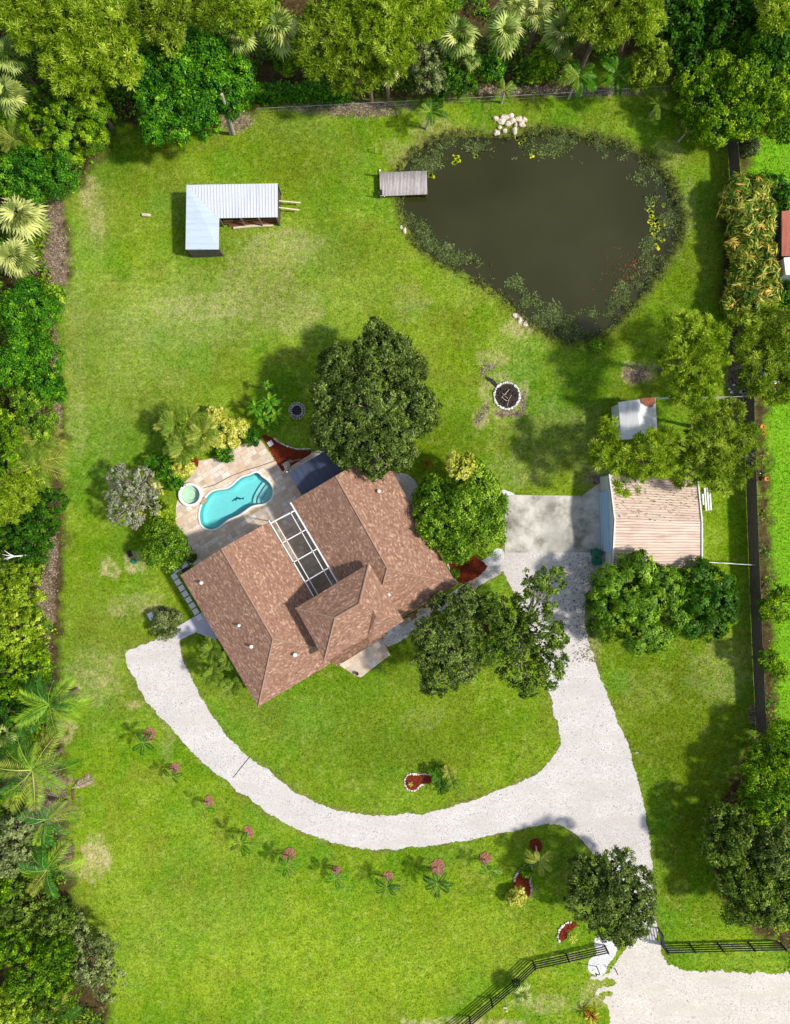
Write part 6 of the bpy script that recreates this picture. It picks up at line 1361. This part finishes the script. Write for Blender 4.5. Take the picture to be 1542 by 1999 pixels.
k = (np.abs(dpn+.15) < .4*rg.random(len(P))+.1) & (nn_ > .36); scatter('bank_rushes', P[k][:1000], 'rush', .24, .2, rg.uniform(.05, .35, min(1000, k.sum())), rg, 6, .1, .3)
k = (dpn < -.3) & (don < .2) & (don > -.5) & (nn_ > .66); scatter('floating_leaves', P[k][:260], 'weed', .2, .5, np.full(min(260, k.sum()), .02), rg, 4, .2, .9, .7)
for o in [o for o in COL.objects if o.name.startswith('floating')]: o.location = (0, 0, -.15)
lp = [(1272,415),(1276,422),(1270,430),(1280,432),(1285,425),(1278,440),(1284,447),(1275,450),(1290,440),(1300,424),(1268,408),(1276,398),(890,305),(893,312),(887,315),(838,338),(842,345),(1052,298),(1040,300),(1292,470),(1285,478),(1296,402),(1300,436),(1282,458),(930,302),(1010,266),(1022,270),(1016,276),(1028,264)]
P_ = []; 
for x_, y_ in lp:
    for _ in range(4): P_.append((x_+rg.normal(0, 2.5), y_+rg.normal(0, 2.5)))
P_ = pxy(P_); V = []; F = []; Rr = []
for x_, y_ in P_:
    r_ = rg.uniform(.07, .17); b = len(V); a0 = rg.uniform(0, 6.28); V.append((x_, y_, -.13)); ks = 9
    for j in range(ks): V.append((x_+r_*math.cos(a0+5.9*j/(ks-1)), y_+r_*math.sin(a0+5.9*j/(ks-1)), -.13))
    tn = rg.random()
    for j in range(ks-1): F.append((b, b+1+j, b+2+j)); Rr.append(tn)
tag(link('lily_pads', mkmesh('lily_pads', V, F, M['lily'], rnd=Rr)), kind='stuff')
# fallen leaves on litter, drive edges and lawn
P = []
for (x_, y_, a_, b_) in LITTER: n_ = int(a_*b_*.6); P.append(np.stack([rg.normal(x_, a_*.5, n_), rg.normal(y_, b_*.6, n_)], 1))
n_ = 420; P.append(np.stack([rg.normal(1150, 14, n_), rg.uniform(1085, 1290, n_)], 1)); P.append(np.stack([rg.normal(1110, 30, 160), rg.uniform(1085, 1230, 160)], 1))
scatter('leaf_litter', pxy(np.concatenate(P)), 'litter', .13, .6, np.full(sum(len(p) for p in P), .06), rg, 2, .12, .9)
q = rg.random((420, 2)); q[:, 1] = q[:, 1]**1.7
Pl = [(B_*(1-u)+A*u)*(1-v)+(R1*(1-u)+R0*u)*v+(0, 0, .07) for u, v in q]
V = leaf_quads(np.array(Pl), unit(rdir(rg, 420)*.3+(0, 0, 1)), rdir(rg, 420), .11*rg.uniform(.5, 1.5, 420), .5)
tag(link('roof_litter', mkmesh('roof_litter', V, np.arange(len(V)).reshape(-1, 4), M['litter'], rnd=rg.random(420)*.6)), kind='stuff')
# filling trees in the gaps of the west woods
for i, (x_, y_, r_, z_, k_, m_, lb) in enumerate(((15,1040,30,3.0,'fluffy','mid','small green tree at the left edge right above the white dead branch'), (12,1100,30,3.0,'fluffy','oak_green','small olive tree at the left edge right below the white dead branch'), (20,1345,30,2.8,'fluffy','mid','small green tree at the left edge above the tall palms'), (12,1470,34,2.6,'fluffy','oak_green','low olive tree at the left edge between the first two tall palms'), (20,1570,34,2.6,'fluffy','mid','low green tree at the left edge below the second tall palm'), (10,1740,34,3.0,'fluffy','mid','low green tree at the left edge beside the lowest tall palm'), (90,1960,40,2.4,'fluffy','oak_green','low olive tree beside the bottom left palm'), (10,250,34,3.0,'fluffy','mid','small green tree at the left edge below the fan palms'), (560,115,26,2.4,'fluffy','mid','small green bush at the rim of the woodland clearing'), (1060,120,26,2.4,'fluffy','mid','green bush between the last large fan palm and the pond palms'), (960,130,24,2.2,'fluffy','broad','bright bush below the middle fan palm'), (1350,110,34,3.6,'broad','deep','dark leafy tree between the feathery tree and the top right shade'), (1180,90,26,1.2,'fluffy','mid','low bush on the grassy gap behind the pond palms'), (95,580,26,2.6,'broad','lime','bright green bush on the lawn side below the pale fan palms'), (100,760,22,2.6,'broad','broad','green bush on the lawn side of the west woods, level with the oak'), (55,940,30,3.0,'fluffy','pine','yellow green bush under the yellowing feather palms'))):
    T('understory_tree', lb, 'tree', [(x_, y_, r_)], z_, k_, m_, seed=300+i)
print('LEAVES', COUNT[0])
